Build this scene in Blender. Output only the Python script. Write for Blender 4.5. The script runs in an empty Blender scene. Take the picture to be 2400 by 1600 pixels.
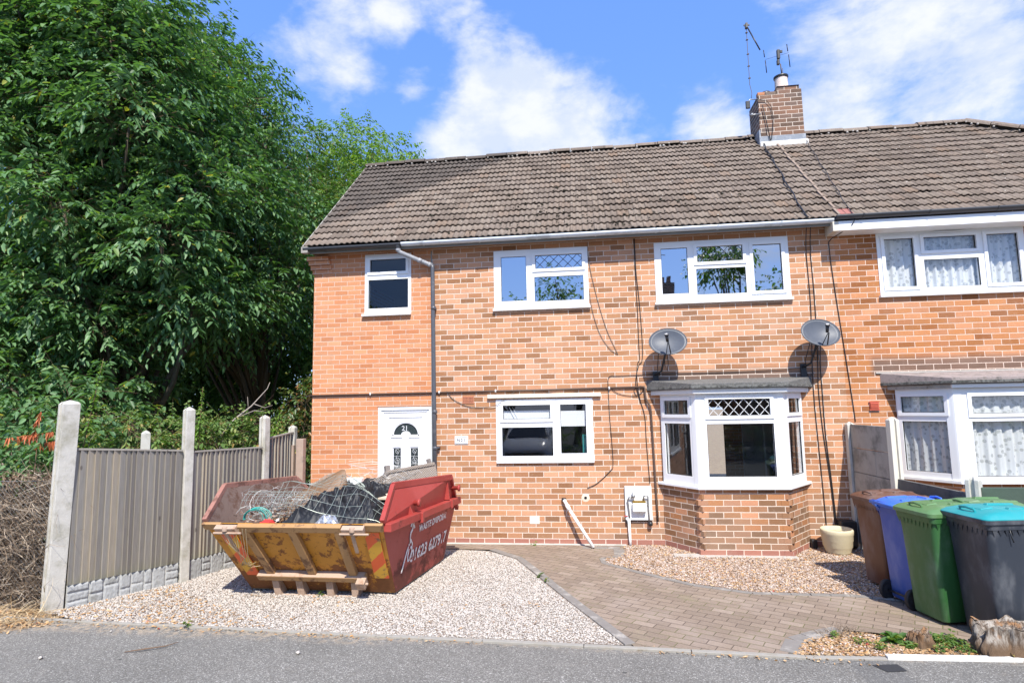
import bpy, math, random
import numpy as np
from mathutils import Vector, Matrix
random.seed(7); RNG = np.random.default_rng(11)
rad = math.radians
S = bpy.context.scene
COL = S.collection

# ---------------------------------------------------------------- camera
CAM_POS = Vector((0.0, -9.087, 2.08))
YAW, PIT, ROL = 0.12586, 0.10886, -0.01904
fwd = Vector((-math.sin(YAW)*math.cos(PIT), math.cos(YAW)*math.cos(PIT), math.sin(PIT)))
rgt = Vector((math.cos(YAW), math.sin(YAW), 0)); upv = rgt.cross(fwd)
r2 = rgt*math.cos(ROL)+upv*math.sin(ROL); u2 = -rgt*math.sin(ROL)+upv*math.cos(ROL)
cam = bpy.data.cameras.new('camera'); camo = bpy.data.objects.new('camera', cam); COL.objects.link(camo)
M = Matrix(((r2.x, u2.x, -fwd.x, 0), (r2.y, u2.y, -fwd.y, 0), (r2.z, u2.z, -fwd.z, 0), (0, 0, 0, 1)))
camo.matrix_world = Matrix.Translation(CAM_POS) @ M
cam.sensor_width = 36; cam.lens = 1375/2400*36; cam.clip_end = 2000; cam.clip_start = 0.05
S.camera = camo

# ---------------------------------------------------------------- node helper
class NT:
    def __init__(s, tree): s.t = tree; s.N = tree.nodes; s.L = tree.links
    def n(s, ty, ins=(), out=0, **kw):
        nd = s.N.new(ty)
        for k, v in kw.items(): setattr(nd, k, v)
        for i, v in (ins.items() if isinstance(ins, dict) else enumerate(ins)):
            if v is None: continue
            if hasattr(v, 'is_output'): s.L.new(v, nd.inputs[i])
            else:
                if isinstance(v, tuple) and len(v) == 3 and nd.inputs[i].type == 'RGBA': v = (*v, 1)
                nd.inputs[i].default_value = v
        return nd.outputs[out] if out is not None else nd
    def m(s, op, *a, clamp=False): return s.n('ShaderNodeMath', a, operation=op, use_clamp=clamp)
    def mix(s, f, a, b, bt='MIX'):
        return s.n('ShaderNodeMix', {0: f, 6: a, 7: b}, out=2, data_type='RGBA', blend_type=bt)
    def ramp(s, f, stops, interp='LINEAR'):
        nd = s.N.new('ShaderNodeValToRGB'); cr = nd.color_ramp; cr.interpolation = interp
        while len(cr.elements) < len(stops): cr.elements.new(0.5)
        for e, (p, c) in zip(cr.elements, stops): e.position = p; e.color = (*c, 1) if len(c) == 3 else c
        s.L.new(f, nd.inputs[0]); return nd.outputs[0]
    def noise(s, vec, scale, detail=3, rough=.5, dist=0, out=0):
        return s.n('ShaderNodeTexNoise', {'Vector': vec, 'Scale': scale, 'Detail': detail, 'Roughness': rough, 'Distortion': dist}, out=out)
    def rng(s, v, a, b, c=0., d=1., smooth=True):
        return s.n('ShaderNodeMapRange', {0: v, 1: a, 2: b, 3: c, 4: d}, interpolation_type='SMOOTHSTEP' if smooth else 'LINEAR')

# ---------------------------------------------------------------- world: sky with clouds, sun
SUN = Vector((0.27, -1.0, 1.30)).normalized()
sun_el = math.asin(SUN.z); sun_az = math.atan2(SUN.x, SUN.y)
W = bpy.data.worlds.new('World'); S.world = W; W.use_nodes = True
w = NT(W.node_tree); w.N.clear()
sky = w.n('ShaderNodeTexSky', sky_type='NISHITA', sun_disc=False, sun_elevation=sun_el, sun_rotation=sun_az, air_density=1.0, dust_density=0.4, ozone_density=2.5)
gen = w.n('ShaderNodeTexCoord', out=0)
nrm = w.n('ShaderNodeVectorMath', [gen], operation='NORMALIZE')
warp = w.n('ShaderNodeVectorMath', {0: w.noise(nrm, 4, 5, .6, out=1), 1: (.5, .5, .5)}, operation='SUBTRACT')
wv = w.n('ShaderNodeVectorMath', {0: nrm, 1: w.n('ShaderNodeVectorMath', {0: warp, 3: .13}, operation='SCALE')}, operation='ADD')
# cloud banks: direction, angular radius, weight
CLOUDS = [((-0.343,0.775,0.53),.16,1.05),((-0.40,0.75,0.52),.10,.8),((-0.268,0.783,0.561),.10,.9),((-0.117,0.875,0.47),.19,1.2),((-0.025,0.901,0.433),.18,1.2),((-0.07,.89,.45),.2,1.1),((-0.232,0.837,0.495),.09,.8),((-.162,.891,.425),.16,1.15),((.05,.915,.40),.12,.9),
          ((0.381,0.834,0.399),.24,.95),((0.455,0.758,0.467),.32,1.0),((0.344,0.836,0.429),.14,.85),((0.22,0.887,0.41),.12,.85),((-.166,.789,.591),.09,.8),((-.141,.821,.553),.05,.7),((.505,.77,.39),.26,1.0),((.42,.72,.55),.3,.8)]
acc = None
for (d, r, wt) in CLOUDS:
    d = Vector(d).normalized()
    dist = w.n('ShaderNodeVectorMath', {0: wv, 1: tuple(d)}, operation='DISTANCE', out=1)
    v = w.m('MULTIPLY', w.rng(dist, r, 0.0), wt)
    acc = v if acc is None else w.m('MAXIMUM', acc, v)
mp = w.n('ShaderNodeMapping', {0: nrm, 3: (1., 1., 1.7)})
nz = w.noise(mp, 7.0, 10, .60, .15)
generic = w.m('MULTIPLY', w.rng(w.noise(mp, 2.1, 3, .5), .42, .7), w.rng(w.n('ShaderNodeSeparateXYZ', [nrm], out=1), 0.3, -0.2))  # unseen clouds behind the camera, spread to make the blue fill more neutral
acc = w.m('MAXIMUM', acc, generic)
dens = w.rng(w.m('ADD', w.m('MULTIPLY', acc, .95), w.m('MULTIPLY', w.m('SUBTRACT', nz, .5), 2.1)), .30, 1.0)
ccol = w.mix(w.rng(w.noise(mp, 11, 6, .6), .35, .65), (4.9, 5.4, 6.2), (6.5, 6.6, 6.75))
skyc = w.mix(1.0, w.mix(.45, sky, (1.15, 2.5, 5.9)), (1.22, 1.32, 1.56), 'MULTIPLY')
colr = w.mix(w.m('MULTIPLY', dens, .9), skyc, ccol)
bg = w.n('ShaderNodeBackground', {0: colr, 1: 0.108}, out=0)
w.n('ShaderNodeOutputWorld', [bg], out=None)

sl = bpy.data.lights.new('sun', 'SUN'); sl.energy = 4.9; sl.angle = rad(.53); sl.color = (1, .95, .86)
so = bpy.data.objects.new('sun', sl); COL.objects.link(so); so.location = (3, -8, 12)
so.rotation_euler = (-SUN).to_track_quat('-Z', 'Y').to_euler()
S.view_settings.view_transform = 'Standard'; S.view_settings.look = 'None'
S.view_settings.exposure = 0.56; S.view_settings.gamma = 1
S.render.engine = 'CYCLES'
S.cycles.max_bounces = 8; S.cycles.transparent_max_bounces = 16; S.cycles.diffuse_bounces = 3

# ---------------------------------------------------------------- object helpers
def tag(o, label=None, cat=None, group=None, kind=None):
    if label: o['label'] = label
    if cat: o['category'] = cat
    if group: o['group'] = group
    if kind: o['kind'] = kind
    return o
def thing(name, loc, label, cat, group=None):
    o = bpy.data.objects.new(name, None); COL.objects.link(o); o.location = loc; o.empty_display_size = .1
    return tag(o, label, cat, group)
def link(name, me, mat, parent=None):
    o = bpy.data.objects.new(name, me); COL.objects.link(o)
    if mat is not None:
        for mm in (mat if isinstance(mat, (list, tuple)) else [mat]): me.materials.append(mm)
    if parent is not None:
        o.parent = parent
        off = Vector((0, 0, 0)); p = parent
        while p is not None: off += p.location; p = p.parent
        o.location = -off          # all meshes are written in world coordinates
    return o
def mesh_np(name, V, F, uv=None, smooth=False):
    V = np.asarray(V, np.float32); F = np.asarray(F, np.int32)
    me = bpy.data.meshes.new(name); k = F.shape[1]
    me.vertices.add(len(V)); me.vertices.foreach_set('co', V.ravel())
    me.loops.add(F.size); me.loops.foreach_set('vertex_index', F.ravel())
    me.polygons.add(len(F)); me.polygons.foreach_set('loop_start', np.arange(0, F.size, k, dtype=np.int32))
    me.polygons.foreach_set('loop_total', np.full(len(F), k, np.int32))
    if smooth: me.polygons.foreach_set('use_smooth', np.ones(len(F), bool))
    if uv is not None:
        l = me.uv_layers.new(name='UVMap'); l.data.foreach_set('uv', np.asarray(uv, np.float32).ravel())
    me.update(calc_edges=True); return me
class MB:
    def __init__(s, T=None): s.v = []; s.f = []; s.mi = []; s.T = T; s.cur = 0; s.sm = False; s.fs = []
    def add(s, vs, fs):
        b = len(s.v)
        for p in vs:
            p = Vector(p)
            s.v.append(s.T @ p if s.T is not None else p)
        for f in fs: s.f.append([i+b for i in f]); s.mi.append(s.cur); s.fs.append(s.sm)
        return s
    def box(s, x0, x1, y0, y1, z0, z1):
        return s.add([(x0,y0,z0),(x1,y0,z0),(x1,y1,z0),(x0,y1,z0),(x0,y0,z1),(x1,y0,z1),(x1,y1,z1),(x0,y1,z1)],
                     [(3,2,1,0),(4,5,6,7),(0,1,5,4),(1,2,6,5),(2,3,7,6),(3,0,4,7)])
    def hexa(s, b, t):   # 4 bottom, 4 top points
        return s.add(list(b)+list(t), [(3,2,1,0),(4,5,6,7),(0,1,5,4),(1,2,6,5),(2,3,7,6),(3,0,4,7)])
    def quad(s, *p): return s.add(p, [tuple(range(len(p)))])
    def prism(s, poly, d):   # polygon extruded along vector d
        n = len(poly); d = Vector(d)
        vs = [Vector(p) for p in poly]+[Vector(p)+d for p in poly]
        return s.add(vs, [tuple(range(n))[::-1], tuple(range(n, 2*n))]+[(i,(i+1)%n,(i+1)%n+n,i+n) for i in range(n)])
    def beam(s, a, b, w, h, up=(0,0,1)):   # rectangular bar from a to b
        a = Vector(a); b = Vector(b); d = (b-a).normalized(); up = Vector(up)
        x = d.cross(up).normalized(); y = x.cross(d).normalized()
        q = [(-w/2,-h/2),(w/2,-h/2),(w/2,h/2),(-w/2,h/2)]
        return s.hexa([a+x*i+y*j for i, j in q], [b+x*i+y*j for i, j in q])
    def tube(s, pts, r, n=8, caps=True):
        pts = [Vector(p) for p in pts]; m = len(pts); rr = r if isinstance(r, (list, tuple)) else [r]*m
        vs = []; ref = None
        for i, p in enumerate(pts):
            d = (pts[min(i+1, m-1)]-pts[max(i-1, 0)]).normalized()
            if ref is None: ref = Vector((0,0,1)) if abs(d.z) < .9 else Vector((1,0,0))
            x = (ref - d*ref.dot(d)).normalized(); ref = x; y = d.cross(x)
            for k in range(n):
                a = 2*math.pi*k/n; vs.append(p+(x*math.cos(a)+y*math.sin(a))*rr[i])
        fs = [(i*n+k, i*n+(k+1)%n, (i+1)*n+(k+1)%n, (i+1)*n+k) for i in range(m-1) for k in range(n)]
        o = s.sm; s.sm = n > 4; s.add(vs, fs); b = len(s.v)-len(vs); s.sm = o
        if caps:
            s.f.append([b+k for k in range(n)][::-1]); s.f.append([b+(m-1)*n+k for k in range(n)]); s.mi += [s.cur]*2; s.fs += [False]*2
        return s
    def lathe(s, c, prof, n=24, axis='z'):
        vs = []
        for r, h in prof:
            for k in range(n):
                a = 2*math.pi*k/n; x, y = r*math.cos(a), r*math.sin(a)
                p = {'z': (x, y, h), 'y': (x, h, y), 'x': (h, x, y)}[axis]
                vs.append(Vector(c)+Vector(p))
        m = len(prof)
        o = s.sm; s.sm = True
        s.add(vs, [(i*n+k, i*n+(k+1)%n, (i+1)*n+(k+1)%n, (i+1)*n+k) for i in range(m-1) for k in range(n)]); s.sm = o
        return s
    def holes(s, x0, x1, z0, z1, hs, y0, y1):   # plate in the xz plane with rectangular holes, front y0, back y1 (y0==y1: sheet)
        xs = sorted({x0, x1, *[h[0] for h in hs], *[h[1] for h in hs]}); zs = sorted({z0, z1, *[h[2] for h in hs], *[h[3] for h in hs]})
        xs = [x for x in xs if x0 <= x <= x1]; zs = [z for z in zs if z0 <= z <= z1]
        def solid(i, j):
            if i < 0 or j < 0 or i >= len(xs)-1 or j >= len(zs)-1: return False
            cx = (xs[i]+xs[i+1])/2; cz = (zs[j]+zs[j+1])/2
            return not any(h[0] < cx < h[1] and h[2] < cz < h[3] for h in hs)
        for i in range(len(xs)-1):
            for j in range(len(zs)-1):
                if not solid(i, j): continue
                a, b, c, d = xs[i], xs[i+1], zs[j], zs[j+1]
                s.quad((a,y0,c),(b,y0,c),(b,y0,d),(a,y0,d))
                if y1 != y0:
                    s.quad((a,y1,c),(a,y1,d),(b,y1,d),(b,y1,c))
                    if not solid(i-1, j): s.quad((a,y0,c),(a,y0,d),(a,y1,d),(a,y1,c))
                    if not solid(i+1, j): s.quad((b,y0,c),(b,y1,c),(b,y1,d),(b,y0,d))
                    if not solid(i, j-1): s.quad((a,y0,c),(a,y1,c),(b,y1,c),(b,y0,c))
                    if not solid(i, j+1): s.quad((a,y0,d),(b,y0,d),(b,y1,d),(a,y1,d))
        return s
    def build(s, name, mat, parent=None, bevel=0, smooth=False, solid=0):
        me = bpy.data.meshes.new(name); me.from_pydata([tuple(p) for p in s.v], [], s.f)
        me.polygons.foreach_set('material_index', s.mi)
        me.polygons.foreach_set('use_smooth', [True]*len(s.f) if smooth else s.fs)
        uv = me.uv_layers.new(name='UVMap').data
        for p in me.polygons:
            n = p.normal
            if abs(n.z) > .75: tu, tv = Vector((1,0,0)), Vector((0,1,0))
            else:
                tu = Vector((-n.y, n.x, 0)).normalized()
                if abs(n.z) > .2: tv = n.cross(tu)
                else: tv = Vector((0,0,1))
            for li in p.loop_indices:
                c = me.vertices[me.loops[li].vertex_index].co; uv[li].uv = (c.dot(tu), c.dot(tv))
        o = link(name, me, mat, parent)
        if solid: m = o.modifiers.new('solid', 'SOLIDIFY'); m.thickness = solid; m.offset = 0
        if bevel: m = o.modifiers.new('bevel', 'BEVEL'); m.width = bevel; m.segments = 2; m.limit_method = 'ANGLE'
        return o
def text_mesh(name, body, size, origin, ux, uz, mat, parent, ext=.001, shear=0, space=1.0, bold=0):
    c = bpy.data.curves.new(name, 'FONT'); c.body = body; c.size = size; c.extrude = ext; c.shear = shear; c.space_character = space; c.resolution_u = 3; c.offset = bold
    t = bpy.data.objects.new(name, c); COL.objects.link(t)
    dg = bpy.context.evaluated_depsgraph_get(); me = bpy.data.meshes.new_from_object(t.evaluated_get(dg)); me.name = name
    bpy.data.objects.remove(t); bpy.data.curves.remove(c)
    ux = Vector(ux).normalized(); uz = Vector(uz).normalized(); n = ux.cross(uz); o = Vector(origin)
    for v in me.vertices: v.co = o + ux*v.co.x + uz*v.co.y + n*v.co.z
    me.materials.clear()
    return link(name, me, mat, parent)

# ---------------------------------------------------------------- materials
def newmat(name):
    m = bpy.data.materials.new(name); m.use_nodes = True; t = NT(m.node_tree); t.N.clear(); return m, t
def finish(t, col, rough=.7, bump=None, bstr=.3, bdist=.01, metal=0, spec=.5, **extra):
    b = t.n('ShaderNodeBsdfPrincipled', out=None)
    def st(k, v):
        if v is None: return
        if hasattr(v, 'is_output'): t.L.new(v, b.inputs[k])
        else: b.inputs[k].default_value = (*v, 1) if isinstance(v, tuple) and len(v) == 3 else v
    st('Base Color', col); st('Roughness', rough); st('Metallic', metal); st('Specular IOR Level', spec)
    for k, v in extra.items(): st(k, v)
    if bump is not None:
        st('Normal', t.n('ShaderNodeBump', {'Height': bump, 'Strength': bstr, 'Distance': bdist}))
    t.n('ShaderNodeOutputMaterial', [b.outputs[0]], out=None)
def simple(name, col, rough=.6, var=.12, scale=8, metal=0, bs=.15, spec=.5, dirt=None, dscale=3, dlo=.5, dhi=.7):
    m, t = newmat(name); o = t.n('ShaderNodeTexCoord', out=3)
    n = t.noise(o, scale, 5, .6); n2 = t.noise(o, dscale, 6, .65)
    c = t.mix(n, tuple(max(0, x*(1-var)) for x in col), tuple(min(1, x*(1+var)) for x in col))
    if dirt: c = t.mix(t.rng(n2, dlo, dhi), c, dirt)
    finish(t, c, t.rng(n, 0, 1, max(rough-.08, .02), min(1, rough+.08)), t.noise(o, scale*6, 3), bs, .004, metal, spec)
    return m

def brick_mat(name, c, L, ramp, mortar, mw=.011, phase=0., zoff=0., red0=True, dark=.75, rough=.88, jit=.25, grimeX=None, band=None):
    m, t = newmat(name)
    uv = t.n('ShaderNodeUVMap', uv_map='UVMap'); sp = t.n('ShaderNodeSeparateXYZ', [uv], out=None)
    geo = t.n('ShaderNodeNewGeometry', out=0); gp = t.n('ShaderNodeSeparateXYZ', [geo], out=None)
    wob = t.noise(uv, 9, 3, .6); fine = t.noise(uv, 60, 4, .65); big = t.noise(geo, 1.1, 4, .6)
    u = t.m('ADD', sp.outputs[0], t.m('MULTIPLY', t.m('SUBTRACT', wob, .5), .006)); v = t.m('ADD', t.m('SUBTRACT', sp.outputs[1], zoff), t.m('MULTIPLY', t.m('SUBTRACT', t.noise(uv, 5, 2), .5), .008))
    vr = t.m('DIVIDE', v, c); row = t.m('FLOOR', vr)
    rj = t.n('ShaderNodeTexWhiteNoise', {'W': row}, noise_dimensions='1D')
    off = t.m('ADD', t.m('MULTIPLY', t.m('FLOORED_MODULO', row, 2.), .5), t.m('MULTIPLY', t.m('SUBTRACT', rj, .5), .12))
    uu = t.m('ADD', t.m('ADD', t.m('DIVIDE', u, L), off), phase); col = t.m('FLOOR', uu)
    fu = t.m('FRACT', uu); fv = t.m('FRACT', vr)
    du = t.m('MULTIPLY', t.m('MINIMUM', fu, t.m('SUBTRACT', 1., fu)), L); dv = t.m('MULTIPLY', t.m('MINIMUM', fv, t.m('SUBTRACT', 1., fv)), c)
    d = t.m('ADD', t.m('MINIMUM', du, dv), t.m('MULTIPLY', t.m('SUBTRACT', fine, .5), .009))
    bm = t.rng(d, mw/2-.0018, mw/2+.0018)
    idv = t.n('ShaderNodeCombineXYZ', [col, row, 3.3]); wn = t.n('ShaderNodeTexWhiteNoise', [idv], out=None, noise_dimensions='3D')
    r = wn.outputs[0]
    bc = t.ramp(r, ramp)
    rs = t.n('ShaderNodeSeparateColor', [wn.outputs[1]], out=None)
    val = t.m('ADD', t.m('MULTIPLY', t.m('SUBTRACT', rs.outputs[1], .5), jit), t.m('ADD', .75, t.m('MULTIPLY', fine, .5)))
    bc = t.mix(1., bc, t.n('ShaderNodeCombineColor', [val, val, val]), 'MULTIPLY')
    bc = t.mix(t.m('MULTIPLY', t.rng(t.noise(uv, 14, 5, .7), .55, .8), .35), bc, (.66, .50, .37))
    # weathered darker bricks towards the ground
    gr = t.m('MULTIPLY', t.rng(gp.outputs[2], 1.35, .15), t.rng(t.m('ADD', rs.outputs[2], t.m('MULTIPLY', big, .8)), .55, 1.05))
    if grimeX is not None: gr = t.m('MULTIPLY', gr, t.rng(gp.outputs[0], grimeX[0], grimeX[1], .35, 1))
    bc = t.mix(t.m('MULTIPLY', gr, dark), bc, (.20, .145, .105))
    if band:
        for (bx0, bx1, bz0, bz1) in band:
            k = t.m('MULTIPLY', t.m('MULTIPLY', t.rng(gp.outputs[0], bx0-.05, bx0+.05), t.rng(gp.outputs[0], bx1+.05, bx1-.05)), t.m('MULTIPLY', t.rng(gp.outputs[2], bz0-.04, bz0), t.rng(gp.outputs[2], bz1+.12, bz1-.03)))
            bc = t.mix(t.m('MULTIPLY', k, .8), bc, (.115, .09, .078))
    if red0: bc = t.mix(t.m('MULTIPLY', t.m('COMPARE', row, 0., .4), .8), bc, (.33, .14, .115))
    mc = t.mix(t.noise(uv, 30, 4, .6), tuple(x*.82 for x in mortar), mortar)
    mc = t.mix(t.m('MULTIPLY', t.rng(big, .5, .75), .35), mc, (.55, .42, .33))
    fc = t.mix(bm, mc, bc); stk = t.rng(t.noise(t.n('ShaderNodeMapping', {0: geo, 3: (5., 5., .45)}), 2.2, 5, .65), .50, .78); fc = t.mix(t.m('MULTIPLY', stk, .22), fc, (.30,.20,.15)); pal = t.rng(t.noise(geo, .8, 4, .6), .5, .75); fc = t.mix(t.m('MULTIPLY', pal, .08), fc, (.80,.66,.54))
    hgt = t.m('ADD', t.m('MULTIPLY', bm, .7), t.m('ADD', t.m('MULTIPLY', fine, .35), t.m('MULTIPLY', t.m('MULTIPLY', rs.outputs[0], bm), .35)))
    finish(t, fc, rough, hgt, .55, .006, spec=.25)
    return m
RM = [(0, (.25,.12,.06)), (.08, (.34,.165,.08)), (.22, (.44,.22,.11)), (.45, (.52,.265,.145)), (.68, (.56,.30,.18)), (.84, (.50,.24,.125)), (.94, (.38,.18,.09)), (1, (.27,.13,.065))]
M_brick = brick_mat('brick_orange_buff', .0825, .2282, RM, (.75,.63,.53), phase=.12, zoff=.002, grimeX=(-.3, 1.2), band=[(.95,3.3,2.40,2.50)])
RX = [(0, (.49,.19,.085)), (.15, (.57,.24,.115)), (.5, (.60,.28,.145)), (.85, (.58,.25,.12)), (1, (.50,.20,.09))]
M_brickx = brick_mat('brick_bright_orange', .0757, .2225, RX, (.72,.53,.42), mw=.0095, phase=.35, red0=False, dark=.35, jit=.2)
RN = [(0, (.27,.10,.035)), (.25, (.38,.155,.055)), (.55, (.48,.205,.085)), (.8, (.57,.265,.14)), (1, (.33,.125,.045))]
M_brickn = brick_mat('brick_neighbour_brown', .0825, .2282, RN, (.76,.60,.50), phase=.4, mw=.009, band=[(4.1,9,2.44,2.62)])
RD = [(0, (.09,.06,.045)), (.3, (.16,.10,.07)), (.6, (.24,.13,.085)), (.8, (.19,.12,.09)), (1, (.13,.10,.085))]
M_brickc = brick_mat('brick_chimney', .0825, .2282, RD, (.72,.62,.52), phase=.3, mw=.010, red0=False, dark=0)
RB = [(0, (.19,.095,.045)), (.3, (.30,.14,.06)), (.6, (.44,.20,.09)), (.8, (.58,.28,.16)), (1, (.26,.125,.06))]
M_brickb = brick_mat('brick_bay', .0825, .2282, RB, (.76,.63,.52), phase=.1, zoff=.002, dark=.55)

M_upvc = simple('white_upvc', (.82,.83,.84), .32, .02, 3, bs=.02)
M_upvc2 = simple('white_painted_timber', (.78,.78,.77), .45, .04, 5, bs=.05)
M_weath = simple('weathered_grey_timber', (.42,.40,.37), .8, .25, 12, dirt=(.2,.18,.16), dscale=9)
M_gasket = simple('black_rubber_gasket', (.02,.02,.022), .6, .1, 5)
M_lead = simple('lead_strip', (.05,.055,.06), .6, .1, 20)
M_lead2 = simple('pale_lead_strip', (.62,.63,.64), .5, .1, 20)
M_gutterw = simple('grey_white_gutter_plastic', (.62,.67,.72), .3, .08, 4, dirt=(.42,.45,.47), dscale=2.5)
M_gutterk = simple('black_gutter_plastic', (.045,.048,.055), .35, .15, 4)
M_pipe = simple('dark_grey_downpipe', (.085,.09,.105), .4, .15, 5, dirt=(.2,.2,.21), dscale=6, dlo=.55, dhi=.8)
M_pipegal = simple('grey_swan_neck', (.30,.31,.33), .45, .2, 9, dirt=(.5,.5,.5), dscale=14)
M_brownpipe = simple('brown_overflow_pipe', (.10,.065,.05), .45, .15, 6)
M_cable = simple('black_cable', (.018,.018,.02), .5, .1, 6)
M_cabledk = simple('weathered_cable', (.12,.105,.09), .6, .2, 6)
M_conc = simple('weathered_concrete', (.50,.485,.44), .9, .16, 9, bs=.5, dirt=(.30,.30,.25), dscale=4, dlo=.48, dhi=.8)
M_concw = simple('pale_concrete_post', (.54,.515,.46), .9, .2, 13, bs=.9, dirt=(.34,.32,.25), dscale=5, dlo=.42, dhi=.72)
M_conclint = simple('cream_concrete_lintel', (.66,.62,.52), .85, .08, 9, bs=.2)
M_dish = simple('grey_satellite_dish', (.085,.095,.115), .45, .1, 7, dirt=(.12,.13,.145), dscale=5, spec=.3)
M_black = simple('black_plastic', (.02,.021,.024), .42, .2, 6)
M_alu = simple('dull_aluminium', (.32,.33,.34), .4, .15, 20, metal=.7)
M_rusty = simple('rusty_aerial_metal', (.09,.07,.06), .6, .25, 20)
M_flash = simple('lead_flashing', (.20,.225,.26), .5, .2, 7, dirt=(.42,.44,.47), dscale=6)
M_mortar = simple('pale_mortar', (.44,.41,.37), .95, .15, 14, bs=.6, dirt=(.35,.33,.3), dscale=10, dlo=.55, dhi=.7)
M_pot = simple('whitewashed_chimney_pot', (.66,.56,.50), .85, .15, 12, dirt=(.40,.26,.2), dscale=8, dlo=.55, dhi=.7)
M_white = simple('white_paint', (.80,.80,.79), .5, .05, 6)
M_plaster = simple('interior_plaster', (.42,.41,.40), .9, .05, 3)
M_redvent = simple('red_air_vent', (.50,.10,.06), .6, .12, 10)
M_terra = simple('terracotta_air_brick', (.42,.16,.09), .85, .15, 15)
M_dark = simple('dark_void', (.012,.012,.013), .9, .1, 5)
M_blind = simple('white_roller_blind', (.72,.72,.74), .8, .03, 3)

def glass_mat(name, base, tint=(.93, .95, .95)):
    m, t = newmat(name)
    lw = t.n('ShaderNodeLayerWeight', out=1)
    f = t.m('ADD', t.m('MULTIPLY', t.m('POWER', lw, 4.), .9), base, clamp=True)
    o = t.n('ShaderNodeTexCoord', out=3)
    bmp = t.n('ShaderNodeBump', {'Height': t.noise(o, 1.6, 2), 'Strength': .05, 'Distance': .02})
    g = t.n('ShaderNodeBsdfGlossy', {'Color': (.95, .97, 1), 'Roughness': .012, 'Normal': bmp})
    tr = t.n('ShaderNodeBsdfTransparent', {0: tint})
    t.n('ShaderNodeOutputMaterial', [t.n('ShaderNodeMixShader', [f, tr, g])], out=None)
    return m
M_glass = glass_mat('window_glass', .09)
M_glassu = glass_mat('coated_upstairs_glass', .46, (.5, .52, .52))
M_glassx = glass_mat('side_window_glass', .045, (.75, .8, .76))

def net_mat():
    m, t = newmat('floral_net_curtain'); o = t.n('ShaderNodeTexCoord', out=3)
    v = t.n('ShaderNodeTexVoronoi', {'Vector': o, 'Scale': 15.}, out=0); v2 = t.n('ShaderNodeTexVoronoi', {'Vector': o, 'Scale': 40.}, out=0)
    fl = t.m('MULTIPLY', t.rng(v, .42, .30), t.rng(v2, .1, .4))
    c = t.mix(t.m('MULTIPLY', fl, .65), (.90,.90,.90), (.40,.41,.40))
    d = t.n('ShaderNodeBsdfDiffuse', {0: c}); tl = t.n('ShaderNodeBsdfTranslucent', {0: c}); tr = t.n('ShaderNodeBsdfTransparent')
    a = t.n('ShaderNodeMixShader', [.25, d, tl]); b = t.n('ShaderNodeMixShader', [t.m('SUBTRACT', .05, t.m('MULTIPLY', fl, .04)), a, tr])
    t.n('ShaderNodeOutputMaterial', [b], out=None); return m
M_net = net_mat()
# ================================================================ HOUSE
GUT_Y, GUT_Z = -0.26, 4.68
house = thing('semi_detached_house', (0.6, 2.5, 0), 'orange brick two storey house with white front door numbered 21 and canted bay window', 'house')
neigh = thing('attached_house', (6.0, 2.5, 0), 'brown brick attached house with net curtains in every window, right end of the pair', 'house')
PARTY = 3.72
# bay plan
BX0, BX1, BX2, BX3, BD = 1.058, 1.496, 2.652, 3.09, .567
W1 = (-1.42, .07, 3.60, 4.54); W2 = (1.09, 3.06, 3.60, 4.54); W3 = (4.30, 6.28, 3.58, 4.50); G1 = (-1.42, .07, 1.24, 2.175)
X1 = (-3.56, -2.78, 3.60, 4.59); DOOR = (-3.325, -2.45, 0.02, 2.09)
b = MB(); b.holes(-2.44, PARTY, -.3, 4.66, [W1, W2, G1, (BX0+.06, BX3-.06, .94, 2.24)], 0, 0)
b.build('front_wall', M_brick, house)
b = MB(); b.holes(-4.44, -2.44, -.3, 4.66, [X1, DOOR], 0, 0)
b.quad((-4.44,0,-.3),(-4.44,0,4.66),(-4.44,5.4,4.66),(-4.44,5.4,-.3)); b.quad((-4.44,0.1,4.66),(-4.44,2.5,7.15),(-4.44,5.4,4.66))
b.holes(-4.44, PARTY, -.3, 4.66, [(2.45, 3.15, .1, 1.95)], 5.4, 5.4)
b.build('side_extension_wall', M_brickx, house)
b = MB()   # corbelled bricks under the verge
for i in range(4):
    e = .028*(i+1); b.box(-4.44-e, -4.12-.02*i, -.012-.016*i, .05, 4.30+.0757*i, 4.30+.0757*(i+1)-.008)
b.build('corbel', M_brickx, house, bevel=.003)
b = MB(); b.box(-2.452, -2.432, -.006, .0, 0, 4.6); b.build('wall_joint', simple('grey_sealant', (.25,.26,.25), .8), house)
b = MB(); b.holes(PARTY, 9.2, -.3, 4.66, [W3, (4.42, 7.5, 1.0, 2.24)], 0, 0); b.quad((9.2,0,-.3),(9.2,5.4,-.3),(9.2,5.4,4.66),(9.2,0,4.66))
b.quad((PARTY,5.4,-.3),(PARTY,5.4,4.66),(9.2,5.4,4.66),(9.2,5.4,-.3))
b.build('front_wall', M_brickn, neigh)
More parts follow.
